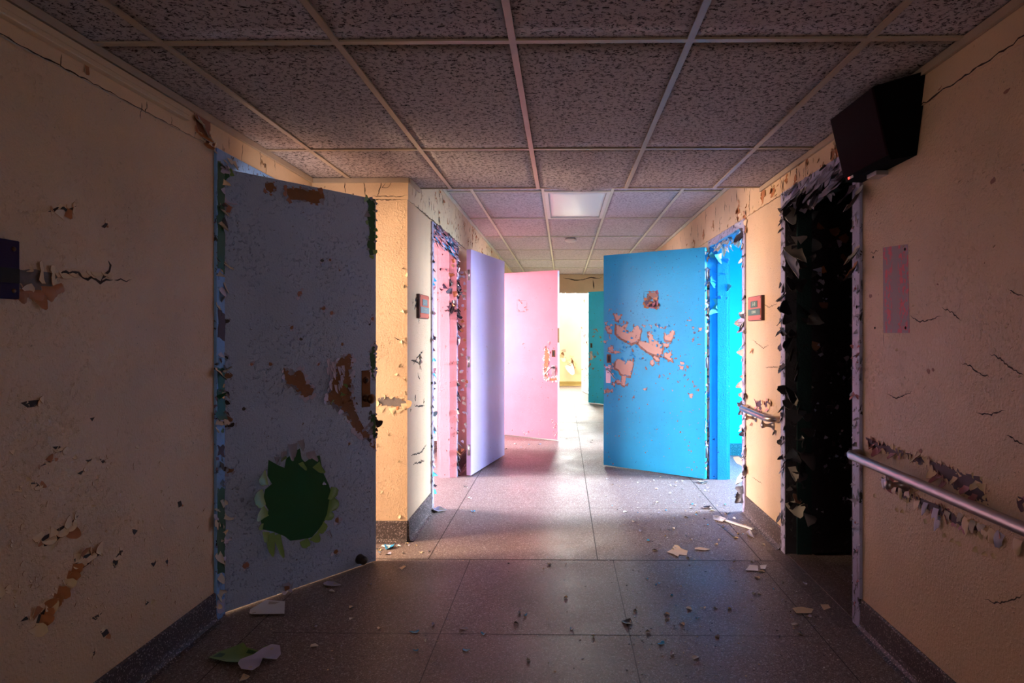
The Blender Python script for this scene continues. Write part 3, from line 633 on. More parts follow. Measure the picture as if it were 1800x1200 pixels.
def edge_flakes(o, plane, nx, op, cw, spec, zt=ZD, seed=1, name='peeling_paint'):
    """curled flakes round a frame. spec: list of (where, z0, z1, count, size, tops, backs)"""
    rr = random.Random(seed); g = MB(); n = Vector((nx, 0, 0))
    for where, z0, z1, cnt, sz, tops, backs in spec:
        for k in range(cnt):
            s_ = sz*rr.uniform(.5, 1.4); mt = M[rr.choice(tops)]; mb_ = M[rr.choice(backs)]
            if where in ('near', 'far'):
                e = op[0] if where == 'near' else op[1]; sg = -1 if where == 'near' else 1
                y = e+sg*rr.uniform(-.01, cw); z = rr.uniform(z0, z1)
                g.flake((plane+nx*.014, y, z), n, (0, sg*rr.uniform(-.9, .45), rr.uniform(-1, .3)), s_, s_*rr.uniform(.7, 1.5), rr.uniform(.0, .5), rr.uniform(.2, 1.5), mt, mb_, .35, rr=rr)
            elif where in ('jnear', 'jfar'):
                e, nn = (op[0]+.013, Y) if where == 'jnear' else (op[1]-.013, -Y)
                g.flake((plane-nx*rr.uniform(.0, .13), e, rr.uniform(z0, z1)), nn, (rr.uniform(-1, 1), 0, rr.uniform(-1, .6)), s_, s_*rr.uniform(.7, 1.3), rr.uniform(0, .8), rr.uniform(.2, 1.5), mt, mb_, .35, rr=rr)
            elif where == 'top':
                g.flake((plane+nx*.014, rr.uniform(*op), rr.uniform(z0, z1)), n, (0, rr.uniform(-.6, .6), -1), s_, s_*rr.uniform(.7, 1.4), rr.uniform(0, .8), rr.uniform(.1, 1.5), mt, mb_, .35, rr=rr)
            elif where == 'head':
                g.flake((plane-nx*rr.uniform(0, .13), rr.uniform(*op), zt-.013), -Z, (rr.uniform(-1, 1), rr.uniform(-1, 1), 0), s_, s_*rr.uniform(.8, 1.8), rr.uniform(.3, 1), rr.uniform(.9, 1.7), mt, mb_, .35, rr=rr)
    return g.build(name, o)
def frame_patches(o, plane, nx, op, cw, items):
    g = MB(); n = Vector((nx, 0, 0))
    for side, z0, z1, m_ in items:
        e = op[0] if side == 'near' else op[1]; sg = -1 if side == 'near' else 1
        pts = [(plane+nx*.0145, e, z0), (plane+nx*.0145, e+sg*cw*.92, z0+.02), (plane+nx*.0145, e+sg*cw*.9, z1), (plane+nx*.0145, e, z1-.02)]
        g.poly(ragged(pts, .02, .012), n, M[m_], .001)
    return g.build('bare_patch', o)
fG = frame('door_frame_slate', XL, 1, OPG, M['blue_casing'], M['lav_casing'], CW, label='peeling blue and green layered frame at hinge of the slate door')
frame_patches(fG, XL, 1, OPG, CW, [('near', 1.62, 2.14, 'green'), ('near', 1.3, 1.45, 'plumhole'), ('near', .93, 1.18, 'green'), ('near', .75, .82, 'plumhole'), ('near', .2, .62, 'green'), ('near', .02, .1, 'lav_fl')])
edge_flakes(fG, XL, 1, OPG, CW, [('near', 1.45, 2.15, 26, .034, ['pale_fl', 'cream_fl', 'pale_fl', 'lav_fl', 'black_fl'], ['pale_fl', 'black_fl']), ('near', .85, 1.2, 12, .04, ['pale_fl', 'cream_fl', 'green'], ['pale_fl', 'black_fl']),
                                 ('near', .05, .62, 26, .032, ['pale_fl', 'cream_fl', 'pale_fl', 'lav_fl'], ['black_fl', 'pale_fl']), ('near', .62, 1.5, 16, .03, ['plumhole', 'lav_fl', 'black_fl'], ['pale_fl']), ('top', 2.13, 2.2, 14, .035, ['lav_fl', 'pale_fl', 'lav_fl', 'black_fl'], ['pale_fl', 'green'])], seed=3)
fP = frame('door_frame_pink', XC, 1, OPP, M['lav_casing'], M['pink_jamb'], .05, label='frame of the pink room doorway with black peeling head')
edge_flakes(fP, XC, 1, OPP, .05, [('top', 2.04, 2.2, 110, .05, ['black_fl', 'black_fl', 'blue_fl', 'lav_fl', 'plumhole', 'rust_pink'], ['black_fl', 'lav_fl']), ('far', 1.2, 2.15, 60, .05, ['black_fl', 'black_fl', 'plumhole', 'orange_fl', 'lav_fl'], ['black_fl', 'lav_fl']),
                                  ('jfar', 1.5, 2.1, 26, .05, ['black_fl', 'pink_fl', 'orange_fl', 'plumhole'], ['pink_fl', 'black_fl']), ('far', .1, 1.2, 34, .04, ['black_fl', 'orange_fl', 'lav_fl', 'white_fl'], ['pale_fl', 'black_fl']), ('near', .1, 2.1, 50, .03, ['lav_fl', 'blue_fl', 'black_fl', 'rust_pink'], ['lav_fl', 'black_fl'])], seed=5)
fB = frame('door_frame_blue', XR, -1, OPB, M['lav_casing'], M['blue_jamb'], .055, label='lavender painted frame of the bright cyan doorway')
edge_flakes(fB, XR, -1, OPB, .055, [('near', .1, 2.15, 58, .045, ['black_fl', 'white_fl', 'lav_fl', 'pale_fl', 'black_fl'], ['black_fl', 'pale_fl']), ('top', 2.08, 2.19, 22, .035, ['lav_fl', 'blue_fl', 'white_fl'], ['pale_fl']), ('head', 0, 0, 30, .05, ['pale_fl', 'white_fl', 'cream_fl'], ['pale_fl']),
                                    ('jfar', 1.55, 2.1, 12, .07, ['teal_fl', 'blue_fl'], ['teal_fl']), ('far', .1, 2.1, 60, .035, ['black_fl', 'blue_fl', 'black_fl', 'lav_fl'], ['black_fl', 'blue_fl'])], seed=6)
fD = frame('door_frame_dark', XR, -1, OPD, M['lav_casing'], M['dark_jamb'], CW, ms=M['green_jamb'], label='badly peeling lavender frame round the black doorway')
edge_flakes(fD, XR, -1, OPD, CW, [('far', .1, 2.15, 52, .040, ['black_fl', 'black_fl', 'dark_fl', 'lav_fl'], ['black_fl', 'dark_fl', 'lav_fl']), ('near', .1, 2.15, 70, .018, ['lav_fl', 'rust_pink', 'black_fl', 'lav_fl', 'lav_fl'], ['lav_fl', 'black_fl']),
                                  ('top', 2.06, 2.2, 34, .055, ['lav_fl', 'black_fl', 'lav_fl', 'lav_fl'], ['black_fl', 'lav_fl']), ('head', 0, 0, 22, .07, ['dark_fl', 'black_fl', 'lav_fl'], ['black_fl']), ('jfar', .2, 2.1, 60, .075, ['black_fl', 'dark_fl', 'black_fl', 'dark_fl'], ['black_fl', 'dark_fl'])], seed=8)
fR = frame('door_frame_rose', XC, 1, OPR, M['lav_casing'], M['pink_jamb'], .05, label='frame behind the pink door')
fC = frame('door_frame_green', XC, 1, OPC, M['lav_casing'], M['room_green'], .05, label='frame of hidden far doorway past the pink door')
fS = frame('door_frame_sky', XR, -1, OPS, M['lav_casing'], M['blue_jamb'], .05, label='frame hidden behind the bright blue door')
fT = frame('door_frame_teal', XR, -1, OPT, M['blue_casing'], M['teal_door'], .05, label='frame beside the far teal door')
# ------------------------------------------------------------------ side rooms
def room(name, x0, x1, y0, y1, m, win, op, plane, nx, wy=None, base=None, label=None):
    """liner walls of a room: outer wall at the far x with a window, two cross walls, and the inside of the corridor wall"""
    g = MB(); xo = x0 if nx > 0 else x1; xi = plane-nx*T; t = .08
    g.box((x0, y0-t, 0), (x1, y0, 2.6), m); g.box((x0, y1, 0), (x1, y1+t, 2.6), m)
    a, b, z0, z1 = win; s0, s1 = (xo-t, xo) if nx > 0 else (xo, xo+t)
    if a is None: g.box((s0, y0, 0), (s1, y1, 2.6), m)
    else:
        g.box((s0, y0, 0), (s1, a, 2.6), m); g.box((s0, b, 0), (s1, y1, 2.6), m); g.box((s0, a, 0), (s1, b, z0), m); g.box((s0, a, z1), (s1, b, 2.6), m)
    q0, q1 = sorted((xi, xi-nx*.01))
    g.box((q0, y0, 0), (q1, op[0], 2.6), m); g.box((q0, op[1], 0), (q1, y1, 2.6), m); g.box((q0, op[0], ZD), (q1, op[1], 2.6), m)
    o = struct(g.build(name), label, 'wall')
    g = MB(); g.box((x0, y0, 2.5), (x1, y1, 2.56), M['tile_far']); g.build('room_ceiling', o)
    if a is not None:
        g = MB(); zc = (z0+z1)/2; yc = (a+b)/2; f0, f1 = (xo-.05, xo-.01) if nx > 0 else (xo+.01, xo+.05)
        for p, q in (((f0, a, z0), (f1, b, z0+.05)), ((f0, a, z1-.05), (f1, b, z1)), ((f0, a, z0+.05), (f1, a+.05, z1-.05)), ((f0, b-.05, z0+.05), (f1, b, z1-.05)), ((f0, a+.05, zc-.02), (f1, b-.05, zc+.02))): g.box(p, q, M['white_pl'])
        g.build('window_frame', o)
    if base:
        g = MB(); g.box((x0, y1-.012, 0), (x1, y1, .13), base); g.box((x0, y0, 0), (x1, y0+.012, .13), base); g.build('baseboard', o)
    return o
W = (1.2, 2.3)
room('wall_grey_room', XO_L, XL-T, 1.7, 3.86, M['room_grey'], (2.6, 3.7, *W), OPG, XL, 1, base=M['base'], label='warm grey room walls glimpsed behind slate door')
room('wall_pink_room', XO_L, XC-T, 4.2, 6.87, M['room_pink'], (4.7, 5.7, *W), OPP, XC, 1, base=M['base'], label='bright pink room wall seen through the black headed doorway')
room('wall_rose_room', XO_L, XC-T, 7.0, 9.2, M['room_pink'], (7.1, 8.3, *W), OPR, XC, 1, base=M['base'], label='rose room walls behind the pink door')
room('wall_green_room', XO_L, XC-T, 9.35, 12.0, M['room_green'], (9.7, 10.9, *W), OPC, XC, 1, base=M['base'], label='pale green room walls past the pink door')
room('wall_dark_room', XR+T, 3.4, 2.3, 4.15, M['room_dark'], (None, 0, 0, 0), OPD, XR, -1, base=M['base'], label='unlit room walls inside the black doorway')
room('wall_blue_room', XR+T, XO_R, 4.32, 6.76, M['room_blue'], (4.7, 5.7, *W), OPB, XR, -1, base=M['base_teal'], label='glowing cyan room wall seen beside the bright blue door')
room('wall_sky_room', XR+T, XO_R, 6.9, 9.3, M['room_blue'], (7.1, 8.2, *W), OPS, XR, -1, base=M['base_teal'], label='blue room walls behind the bright blue door')
room('wall_teal_room', XR+T, 3.4, 10.6, 13.0, M['room_blue'], (None, 0, 0, 0), OPT, XR, -1, base=M['base_teal'], label='room walls behind the teal door')
g = MB(); g.box((XR-.3+.0, 3.735-.87, 0), (XR-.3, 3.735, 0), M['sill'])
g = MB(); g.box((XR-.0, OPD[0]+.012, 0), (XR+T, OPD[1]-.012, .006), M['sill']); g.box((XR-.10, OPD[0]-.06, 0), (XR-.0, OPD[1]+.06, .0015), M['sill'])
struct(g.build('trim_threshold'), 'worn speckled threshold strip of the black doorway', 'threshold')
# ------------------------------------------------------------------ doors
class Door:
    """leaf with its hinge bottom at p0, running to p1; the face turned to the corridor is local y=0, thickness goes to +y (side=+1) or -y"""
    def __init__(s, name, p0, p1, m, label, z0=.012, z1=2.12, th=.045, medge=None, flip=1):
        d = Vector((p1[0]-p0[0], p1[1]-p0[1], 0)); s.w = d.length; s.rz = math.atan2(d.y, d.x); s.flip = flip
        s.o = empty(name, (p0[0], p0[1], 0), s.rz); struct(s.o, label, 'door')
        s.mx = Matrix.Translation((p0[0], p0[1], 0)) @ Matrix.Rotation(s.rz, 4, 'Z'); s.inv = s.mx.inverted()
        s.n = Vector((0, -flip, 0)); s.nw = s.mx.to_3x3() @ s.n; s.p0 = Vector((p0[0], p0[1], 0)); s.th = th; s.z0 = z0; s.z1 = z1
        g = MB(); y0, y1 = sorted((0, flip*th)); g.bbox((0, y0, z0), (s.w, y1, z1), m, .0025)
        s.leaf = g.build('door_leaf', s.o)
        g = MB()
        for z in (.25, 1.07, 1.88):
            g.tube([(-.006, flip*th*.5, z-.05), (-.006, flip*th*.5, z+.05)], .008, M['steel_dull'], 10)
            g.box((-.001, min(0, flip*th)+.006, z-.05), (.0005, max(0, flip*th)-.006, z+.05), M['steel_dull'])
        g.build('hinge', s.o)
    def L(s, px, py):
        """pixel -> local point on the face"""
        p = s.inv @ hit(px, py, s.p0, s.nw); return Vector((p.x, 0, p.z))
    def poly(s, pts): return [s.L(*q) for q in pts]
    def lever(s, px, py, lx, name='door_handle', up=0):
        """escutcheon with lever handle; lx = local direction of the lever"""
        c = s.L(px, py); n = s.n; g = MB(); e = .035
        y0, y1 = sorted((0, -s.flip*.003)); g.bbox((c.x-e*.8, y0, c.z-.09), (c.x+e*.8, y1, c.z+.075), M['steel'], .001)
        pl = g.build('lock_plate', s.o)
        g = MB(); a = c+Vector((0, 0, .045)); q = a+n*.045
        g.lathe(a+n*.002, n, [(0, .016), (.004, .016), (.006, .010), (.044, .009)], M['steel'], 16)
        g.tube([q, q+Vector((lx*.02, 0, -.006)), q+Vector((lx*.05, 0, -.03)), q+Vector((lx*.085, 0, -.075)), q+Vector((lx*.10, 0, -.085))], .007, M['steel'], 10, True, [.009, .009, .008, .007, .006])
        g.build(name, s.o)
    def cut(s, px, py, w_=.045, h_=.085):
        c = s.L(px, py); g = MB(); n = -s.flip
        for a, b in (((-w_/2, -h_/2), (w_/2, -h_/2+.012)), ((-w_/2, h_/2-.012), (w_/2, h_/2)), ((-w_/2, -h_/2), (-w_/2+.012, h_/2)), ((w_/2-.012, -h_/2), (w_/2, h_/2))):
            y0, y1 = sorted((0, n*.002)); g.box((c.x+a[0], y0, c.z+a[1]), (c.x+b[0], y1, c.z+b[1]), M['brass'])
        g.poly([(c.x-w_/2+.01, 0, c.z-h_/2+.01), (c.x+w_/2-.01, 0, c.z-h_/2+.01), (c.x+w_/2-.01, 0, c.z+h_/2-.01), (c.x-w_/2+.01, 0, c.z+h_/2-.01)], s.n, M['black'], .0012)
        g.build('deadbolt_cutout', s.o)
    def outline(s, x0, y0, x1, y1, m, w_=.004):
        a, b, c, d = s.poly(((x0, y0), (x1, y0), (x1, y1), (x0, y1))); g = MB()
        for p, q in ((a, b), (b, c), (c, d), (d, a)): crack(g, [p, q], s.n, w_, m, jag=.0008)
        g.build('filled_viewing_hole', s.o); return a, b, c, d
    def small(s, g, n_, region, sizes, under, over, back, dens=.8, rr=R):
        x0, y0, x1, y1 = region
        for k in range(n_):
            p = s.L(rr.uniform(x0, x1), rr.uniform(y0, y1)); z_ = rr.uniform(*sizes)
            if not (.01 < p.x < s.w-.01 and s.z0+.02 < p.z < s.z1-.02): continue
            peel(g, blob(p, X, Z, z_, z_*rr.uniform(.5, 1.2), 6, .5, rr), s.n, under, over, back, z_*1.3, dens, .5, .01, .002, rr=rr)
# --- slate door, near left
D = Door('door_1', (XL+.005, 2.885), (-1.092, 3.571), M['grey_door'], 'slate lavender door ajar with a torn dark green patch low on it')
g = MB()
hole = D.poly([(472, 808), (490, 818), (500, 822), (503, 806), (510, 800), (520, 792), (527, 788), (530, 806), (536, 812), (548, 803), (562, 800), (567, 828), (578, 852), (582, 866), (578, 890), (574, 910), (560, 930), (548, 944), (528, 948), (510, 950), (500, 942), (480, 934), (462, 930), (458, 914), (470, 906), (472, 896), (462, 880), (466, 860), (478, 850), (470, 836)])
g.poly(hole, D.n, M['green'], .0012)
gf, gr = M['green_fl'], M['grey_fl']
for px, py, dx, dz, w_, l_, a0, a1 in ((470, 838, -1, -.2, .06, .055, .2, .9), (466, 872, -1, -.3, .075, .065, .2, .8), (470, 895, -1, -.6, .05, .06, .15, .6), (464, 925, -1, .2, .03, .03, .3, .7), (476, 936, 0, -1, .045, .12, .15, .25), (486, 938, .1, -1, .04, .14, .1, .3),
                                       (468, 934, -.3, -1, .03, .05, .3, .8), (578, 866, 1, -.4, .06, .04, .3, 1.0), (576, 885, 1, -.2, .075, .045, .3, .9), (572, 905, 1, -.5, .05, .035, .3, .9), (562, 925, 1, -.6, .06, .035, .2, .6), (552, 940, .6, -1, .05, .035, .2, .6), (534, 948, .2, -1, .045, .04, .2, .7),
                                       (500, 808, -.5, 1, .03, .03, .4, 1.2), (528, 812, .2, -1, .02, .05, .6, 1.1), (555, 815, .5, -.8, .035, .06, .5, 1.1)):
    g.flake(D.L(px, py), D.n, (dx, 0, dz), w_*(1.25 if l_ < .1 else 1), l_*(1.3 if l_ < .1 else 1), a0, a1, gf, gr, .12, 7, 7, taper=.35)
for px, py, dx, dz, w_, l_ in ((515, 775, 0, -1, .05, .075), (528, 770, .1, -1, .04, .08), (500, 790, -.1, -1, .03, .04), (545, 790, .2, -1, .05, .06), (488, 800, -.2, -1, .035, .04), (575, 845, -1, -.5, .03, .03), (576, 930, .4, -1, .03, .05)):
    g.flake(D.L(px, py), D.n, (dx, 0, dz), w_, l_, .02, .55, gr, gf, .4, 7, 7)
# bare wood by the lock
w1 = D.poly([(498, 646), (508, 652), (516, 655), (528, 650), (534, 660), (536, 668), (552, 684), (548, 694), (536, 698), (524, 690), (516, 680), (504, 678)])
peel(g, w1, D.n, M['wood'], gr, M['lav_fl'], .03, 1.6, .45)
w2 = D.poly([(600, 628), (616, 622), (622, 634), (616, 652), (618, 668), (616, 688), (620, 704), (626, 724), (634, 742), (642, 756), (652, 764), (654, 778), (644, 772), (634, 768), (622, 752), (612, 738), (604, 722), (588, 716), (574, 706), (578, 688), (584, 668), (590, 650), (592, 636)])
peel(g, w2, D.n, M['wood'], gr, M['lav_fl'], .034, 2.0, .45, .012, .006)
w3 = D.poly([(652, 772), (658, 770), (660, 790), (650, 782)]); peel(g, w3, D.n, M['wood'], gr, M['lav_fl'], .02, 1, .5)
for k in range(16): p = D.L(R.uniform(575, 603), R.uniform(622, 690)); g.flake(p, D.n, (R.uniform(-.2, .2), 0, -1), .018, R.uniform(.04, .08), .1, .5, M['lav_fl'], gr, .3, 4, 5)
for k in range(26): p = D.L(R.uniform(596, 628), R.uniform(655, 712)); g.flake(p, D.n, (R.uniform(-1, 1), 0, -1), .014, .014, .3, 1.4, M['wood'], M['brown_fl'], .5)
for px, py in ((605, 680), (603, 697), (586, 708)): g.flake(D.L(px, py), D.n, (R.uniform(-.5, .5), 0, .3), .04, .022, .2, .5, gf, M['green'], .4)
# top edge, brown board and green at the corners
peel(g, D.poly([(466, 322), (480, 321), (486, 334), (476, 340), (468, 334)]), D.n, M['wood'], gr, M['brown_fl'], .025, .9, .4)
peel(g, D.poly([(502, 332), (520, 330), (545, 334), (568, 338), (570, 352), (555, 358), (530, 352), (508, 350)]), D.n, M['wood'], gr, M['brown_fl'], .028, .9, .5)
peel(g, D.poly([(390, 298), (402, 298), (404, 310), (396, 318), (390, 318)]), D.n, M['green'], gr, gf, .03, .8, .5)
peel(g, D.poly([(642, 348), (659, 350), (659, 446), (650, 448), (645, 430), (650, 410), (648, 395), (645, 378), (648, 362)]), D.n, M['green'], gr, gf, .028, .7, .5)
peel(g, D.poly([(394, 355), (402, 360), (408, 364), (404, 374), (394, 376)]), D.n, M['brown_fl'], gr, gr, .03, 1, .2)
peel(g, D.poly([(650, 620), (659, 600), (659, 668), (652, 660)]), D.n, M['green'], gr, M['lav_fl'], .025, 1.5, .5)
peel(g, D.poly([(652, 728), (660, 728), (660, 772), (650, 768)]), D.n, M['green'], gr, M['black_fl'], .03, 1.5, .5)
for px, py in ((398, 564), (397, 628), (398, 660), (402, 737), (404, 747), (402, 826), (396, 690), (400, 708)): peel(g, blob(D.L(px, py), X, Z, .022, .012, 7, .6), D.n, R.choice([M['darkhole'], M['darkhole'], M['wood']]), gr, gr, .02, 1, .3)
for px, py, s_ in ((513, 576, .014), (527, 516, .018), (529, 596, .012), (568, 542, .014), (583, 550, .012), (597, 475, .008), (566, 458, .012), (580, 457, .009), (602, 605, .012), (429, 718, .010), (443, 640, .010), (592, 914, .02), (505, 1030, .03), (432, 994, .02), (590, 970, .018), (614, 780, .01), (560, 640, .012), (475, 640, .012), (650, 570, .01), (655, 560, .012)):
    peel(g, blob(D.L(px, py), X, Z, s_*.8, s_*.8, 6, .4), D.n, R.choice([M['wood'], M['darkhole'], M['brown_fl']]), gr, M['lav_fl'], s_, 1.2, .6)
for k in range(420):
    px, py = R.uniform(395, 655), R.uniform(560, 1050)
    if R.random() < .5: px, py = R.gauss(560, 60), R.gauss(640, 60)
    p = D.L(px, py)
    if not (.01 < p.x < D.w-.01 and .04 < p.z < 2.05): continue
    s_ = R.uniform(.004, .012); g.flake(p, D.n, (R.uniform(-1, 1), 0, R.uniform(-1, 1)), s_, s_, .0, R.uniform(.4, 1.1), R.choice([gr, gr, M['lav_fl']]), gr, .3, 2, 2)
g.build('peeling_paint', D.o)
c = D.L(643, 683); g = MB(); g.bbox((c.x-.028, -.004, c.z-.105), (c.x+.028, 0, c.z+.105), M['brass'], .001); g.lathe((c.x, -.004, c.z+.05), (0, -1, 0), [(0, .02), (.004, .019), (.006, .014)], M['brass'], 18); g.lathe((c.x, -.0101, c.z+.05), (0, -1, 0), [(0, .011), (.0006, .010)], M['black'], 14)
g.build('lock_plate', D.o)
g = MB(); g.lathe((c.x, -.004, c.z-.055), (0, -1, 0), [(0, .022), (.006, .02), (.012, .010), (.03, .010), (.038, .024), (.05, .028), (.06, .022), (.064, .008)], M['brass'], 20); g.build('door_knob', D.o)
c = D.L(632, 982); g = MB(); g.lathe((c.x, 0, max(c.z, .045)), (0, -1, 0), [(0, .028), (.01, .026), (.03, .022), (.045, .024), (.052, .018), (.055, .006)], M['rubber'], 18); g.build('rubber_door_stop', D.o)
# --- lavender door
D = Door('door_2', (-.903, 5.725), (-.683, 6.693), M['lav_door'], 'pale lavender door swung back beyond the pink doorway', flip=-1)
D.flip = -1
# face turned to the corridor is the -normal side for flip=+1, here the leaf lies to the left of its face
D.outline(847, 514, 857, 540, M['outline'], .005)
D.cut(875, 626, .05, .09); D.lever(876, 655, -1)
g = MB(); D.small(g, 14, (822, 500, 834, 700), (.006, .02), M['orange_fl'], M['lav_fl'], M['brown_fl']); D.small(g, 10, (866, 640, 876, 680), (.006, .02), M['brown_fl'], M['white_fl'], M['lav_fl'])
D.small(g, 8, (825, 440, 875, 780), (.003, .006), M['brown_fl'], M['lav_fl'], M['lav_fl'])
for k in range(34): g.flake((-.0005, .045*R.random(), R.uniform(.2, 1.95)), -X, (0, R.uniform(-1, 1), R.uniform(-1, 1)), .03, .03, .1, 1, M[R.choice(['orange_fl', 'lav_fl', 'pale_fl'])], M['pale_fl'])
g.build('peeling_paint', D.o)
# --- pink door
D = Door('door_3', (-.97, 8.13), (-.071, 7.629), M['pink_door'], 'pink door standing open across the middle of the corridor')
D.outline(909, 528, 926, 548, M['rust_pink'], .006)
D.cut(973, 621, .05, .085); D.lever(973, 652, -1)
g = MB()
peel(g, D.poly([(958, 608), (962, 612), (966, 626), (964, 640), (962, 655), (964, 664), (958, 668), (956, 650), (957, 630)]), D.n, M['orange_fl'], M['pink_fl'], M['white_fl'], .03, 1.6, .6)
peel(g, D.poly([(960, 664), (970, 664), (978, 660), (979, 668), (966, 670)]), D.n, M['orange_fl'], M['pink_fl'], M['white_fl'], .03, 1.6, .6)
D.small(g, 14, (955, 600, 980, 672), (.006, .016), M['rust_pink'], M['pink_fl'], M['white_fl']); D.small(g, 12, (885, 545, 978, 765), (.004, .012), M['rust_pink'], M['pink_fl'], M['pink_fl']); D.small(g, 12, (970, 735, 980, 765), (.005, .012), M['rust_pink'], M['pink_fl'], M['white_fl'])
D.small(g, 6, (910, 528, 926, 548), (.008, .018), M['rust_pink'], M['pink_fl'], M['brown_fl']); D.small(g, 18, (885, 755, 978, 768), (.005, .012), M['rust_pink'], M['pink_fl'], M['white_fl'])
g.build('peeling_paint', D.o)
g = MB(); g.poly([(D.w+.0005, .004, 1.22), (D.w+.0005, .04, 1.22), (D.w+.0005, .04, 1.40), (D.w+.0005, .004, 1.40)], X, M['brass'], .001)
g.bbox((D.w-.0015, .001, .02), (D.w+.001, .044, 1.20), M['lav_fl'], .0005); g.bbox((D.w-.0015, .001, 1.42), (D.w+.001, .044, 2.11), M['lav_fl'], .0005); g.build('door_edge', D.o)  # lavender colour on the edge stands in for blue-white room light
# --- bright blue door
D = Door('door_4', (1.289, 5.60), (.406, 6.195), M['blue_door'], 'bright blue door with a band of bare tan patches at mid height', flip=-1)
def z4(*a): return [(1040+x/6, 500+y/6) for x, y in a]
g = MB(); tan, bf, bb = M['tan'], M['blue_fl'], M['brown_fl']
BL = [z4((262, 430), (280, 425), (300, 440), (320, 450), (340, 405), (380, 415), (375, 440), (355, 470), (385, 500), (425, 495), (445, 450), (480, 430), (500, 445), (520, 460), (505, 560), (490, 600), (450, 605), (420, 620), (380, 600), (345, 580), (300, 555), (262, 515)),
      z4((505, 590), (560, 600), (610, 620), (605, 560), (590, 505), (610, 500), (640, 530), (650, 570), (690, 600), (740, 640), (745, 680), (735, 740), (700, 740), (660, 735), (600, 710), (560, 680), (520, 650), (495, 620)),
      z4((240, 310), (262, 305), (280, 330), (310, 325), (300, 350), (280, 380), (258, 378)),
      z4((770, 500), (790, 530), (820, 520), (850, 480), (875, 490), (860, 540), (840, 590), (800, 590), (775, 585)),
      z4((755, 620), (820, 620), (810, 650), (770, 665)), z4((770, 715), (800, 730), (840, 705), (835, 760), (845, 800), (815, 790), (770, 760)),
      z4((640, 740), (680, 760), (720, 780), (715, 805), (680, 800), (655, 770)), z4((620, 800), (660, 790), (665, 830), (640, 850), (620, 830)),
      z4((280, 780), (300, 790), (340, 800), (360, 830), (380, 800), (430, 810), (435, 860), (420, 910), (410, 960), (350, 960), (310, 940), (290, 900), (250, 880), (255, 820)),
      z4((320, 960), (365, 960), (350, 1070), (315, 1050)), z4((255, 1000), (300, 1010), (320, 1040), (270, 1040)),
      z4((150, 440), (180, 430), (215, 480), (210, 510), (170, 500)), z4((180, 660), (225, 650), (230, 710), (190, 710)), z4((235, 700), (290, 700), (300, 715), (240, 730)),
      z4((540, 430), (570, 430), (560, 455)), z4((680, 425), (740, 450), (750, 465), (700, 455)), z4((610, 425), (640, 430), (630, 450)),
      z4((930, 815), (980, 815), (975, 840), (940, 840)), z4((925, 855), (970, 860), (960, 895), (930, 890)), z4((540, 1100), (580, 1090), (560, 1120)), z4((1030, 1155), (1065, 1145), (1060, 1200), (1035, 1195)), z4((130, 1110), (240, 1115), (180, 1130), (135, 1145)),
      z4((1020, 375), (1045, 372), (1035, 388)), z4((1055, 445), (1085, 455), (1070, 465)), z4((1130, 460), (1165, 455), (1160, 488), (1135, 485)), z4((140, 400), (165, 395), (155, 430)), z4((185, 540), (200, 560), (195, 590)), z4((845, 1105), (860, 1120), (850, 1125))]
BL = [D.poly(p) for p in BL]
for i, p in enumerate(BL[:13]):
    c_ = sum(p, Vector())/len(p); p2 = [c_+(q-c_)*1.13+Vector((.004, 0, -.010)) for q in p]; g.poly(ragged(p2, .012, .005), D.n, M['brown_fl'], .0006)  # brown rim shifted downward paints side shading around the patch
for i, p in enumerate(BL): peel(g, p, D.n, tan, bf, bb, .022 if i < 11 else .014, 1.1, .6, .015, .003)
w_ = D.poly(z4((552, 75), (702, 75), (700, 240), (552, 240)))
for a, b in zip(w_, w_[1:]+w_[:1]): crack(g, [a, b], D.n, .005, M['darkhole'], jag=.001)
peel(g, D.poly(z4((605, 85), (690, 80), (695, 110), (660, 145), (600, 120))), D.n, M['brown_fl'], M['rust_pink'], M['brown_fl'], .03, 2, .7)
peel(g, D.poly(z4((560, 170), (610, 155), (640, 175), (690, 155), (700, 240), (610, 240), (565, 215))), D.n, M['plumhole'], M['rust_pink'], M['orange_fl'], .03, 2, .7)
for k in range(10): g.flake(D.L(*z4((R.uniform(560, 700), R.uniform(170, 235)))[0]), D.n, (R.uniform(-1, 1), 0, -1), .04, .035, .2, .9, M[R.choice(['orange_fl', 'plumhole', 'rust_pink'])], M['brown_fl'])
D.small(g, 60, (1062, 560, 1235, 700), (.004, .012), M['brown_fl'], bf, bb, .8); D.small(g, 40, (1062, 700, 1235, 835), (.003, .009), M['brown_fl'], bf, bf, .8); D.small(g, 26, (1063, 540, 1080, 690), (.006, .018), tan, bf, bb)
for k in range(30): g.flake(D.L(R.uniform(1090, 1180), R.uniform(565, 640)), D.n, (R.uniform(-1, 1), 0, R.uniform(-1, 1)), .025, .03, .1, .8, bf, bb)
g.build('peeling_paint', D.o)
D.cut(1070.5, 630, .05, .085); D.lever(1069.5, 657, -1)
g = MB()
for k in range(46): g.flake((-.0005, -.045*R.random(), R.uniform(.1, 2.1)), -X, (0, R.uniform(-1, 1), R.uniform(-1, 1)), .03, .03, .1, 1, M[R.choice(['black_fl', 'lav_fl', 'blue_fl', 'black_fl'])], M['pale_fl'])
g.build('peeling_edge_paint', D.o)
# --- teal door, far right
D = Door('door_5', (1.19, 11.05), (.48, 11.74), M['teal_door'], 'far teal door half open beside the glowing end of corridor', flip=-1)
D.cut(1039.5, 607, .05, .085); D.lever(1039.5, 624, -1)
g = MB(); D.small(g, 26, (1035, 575, 1060, 650), (.006, .02), M['brown_fl'], M['teal_fl'], M['brown_fl']); D.small(g, 14, (1035, 650, 1060, 708), (.005, .012), M['darkhole'], M['teal_fl'], M['teal_fl']); g.build('peeling_paint', D.o)
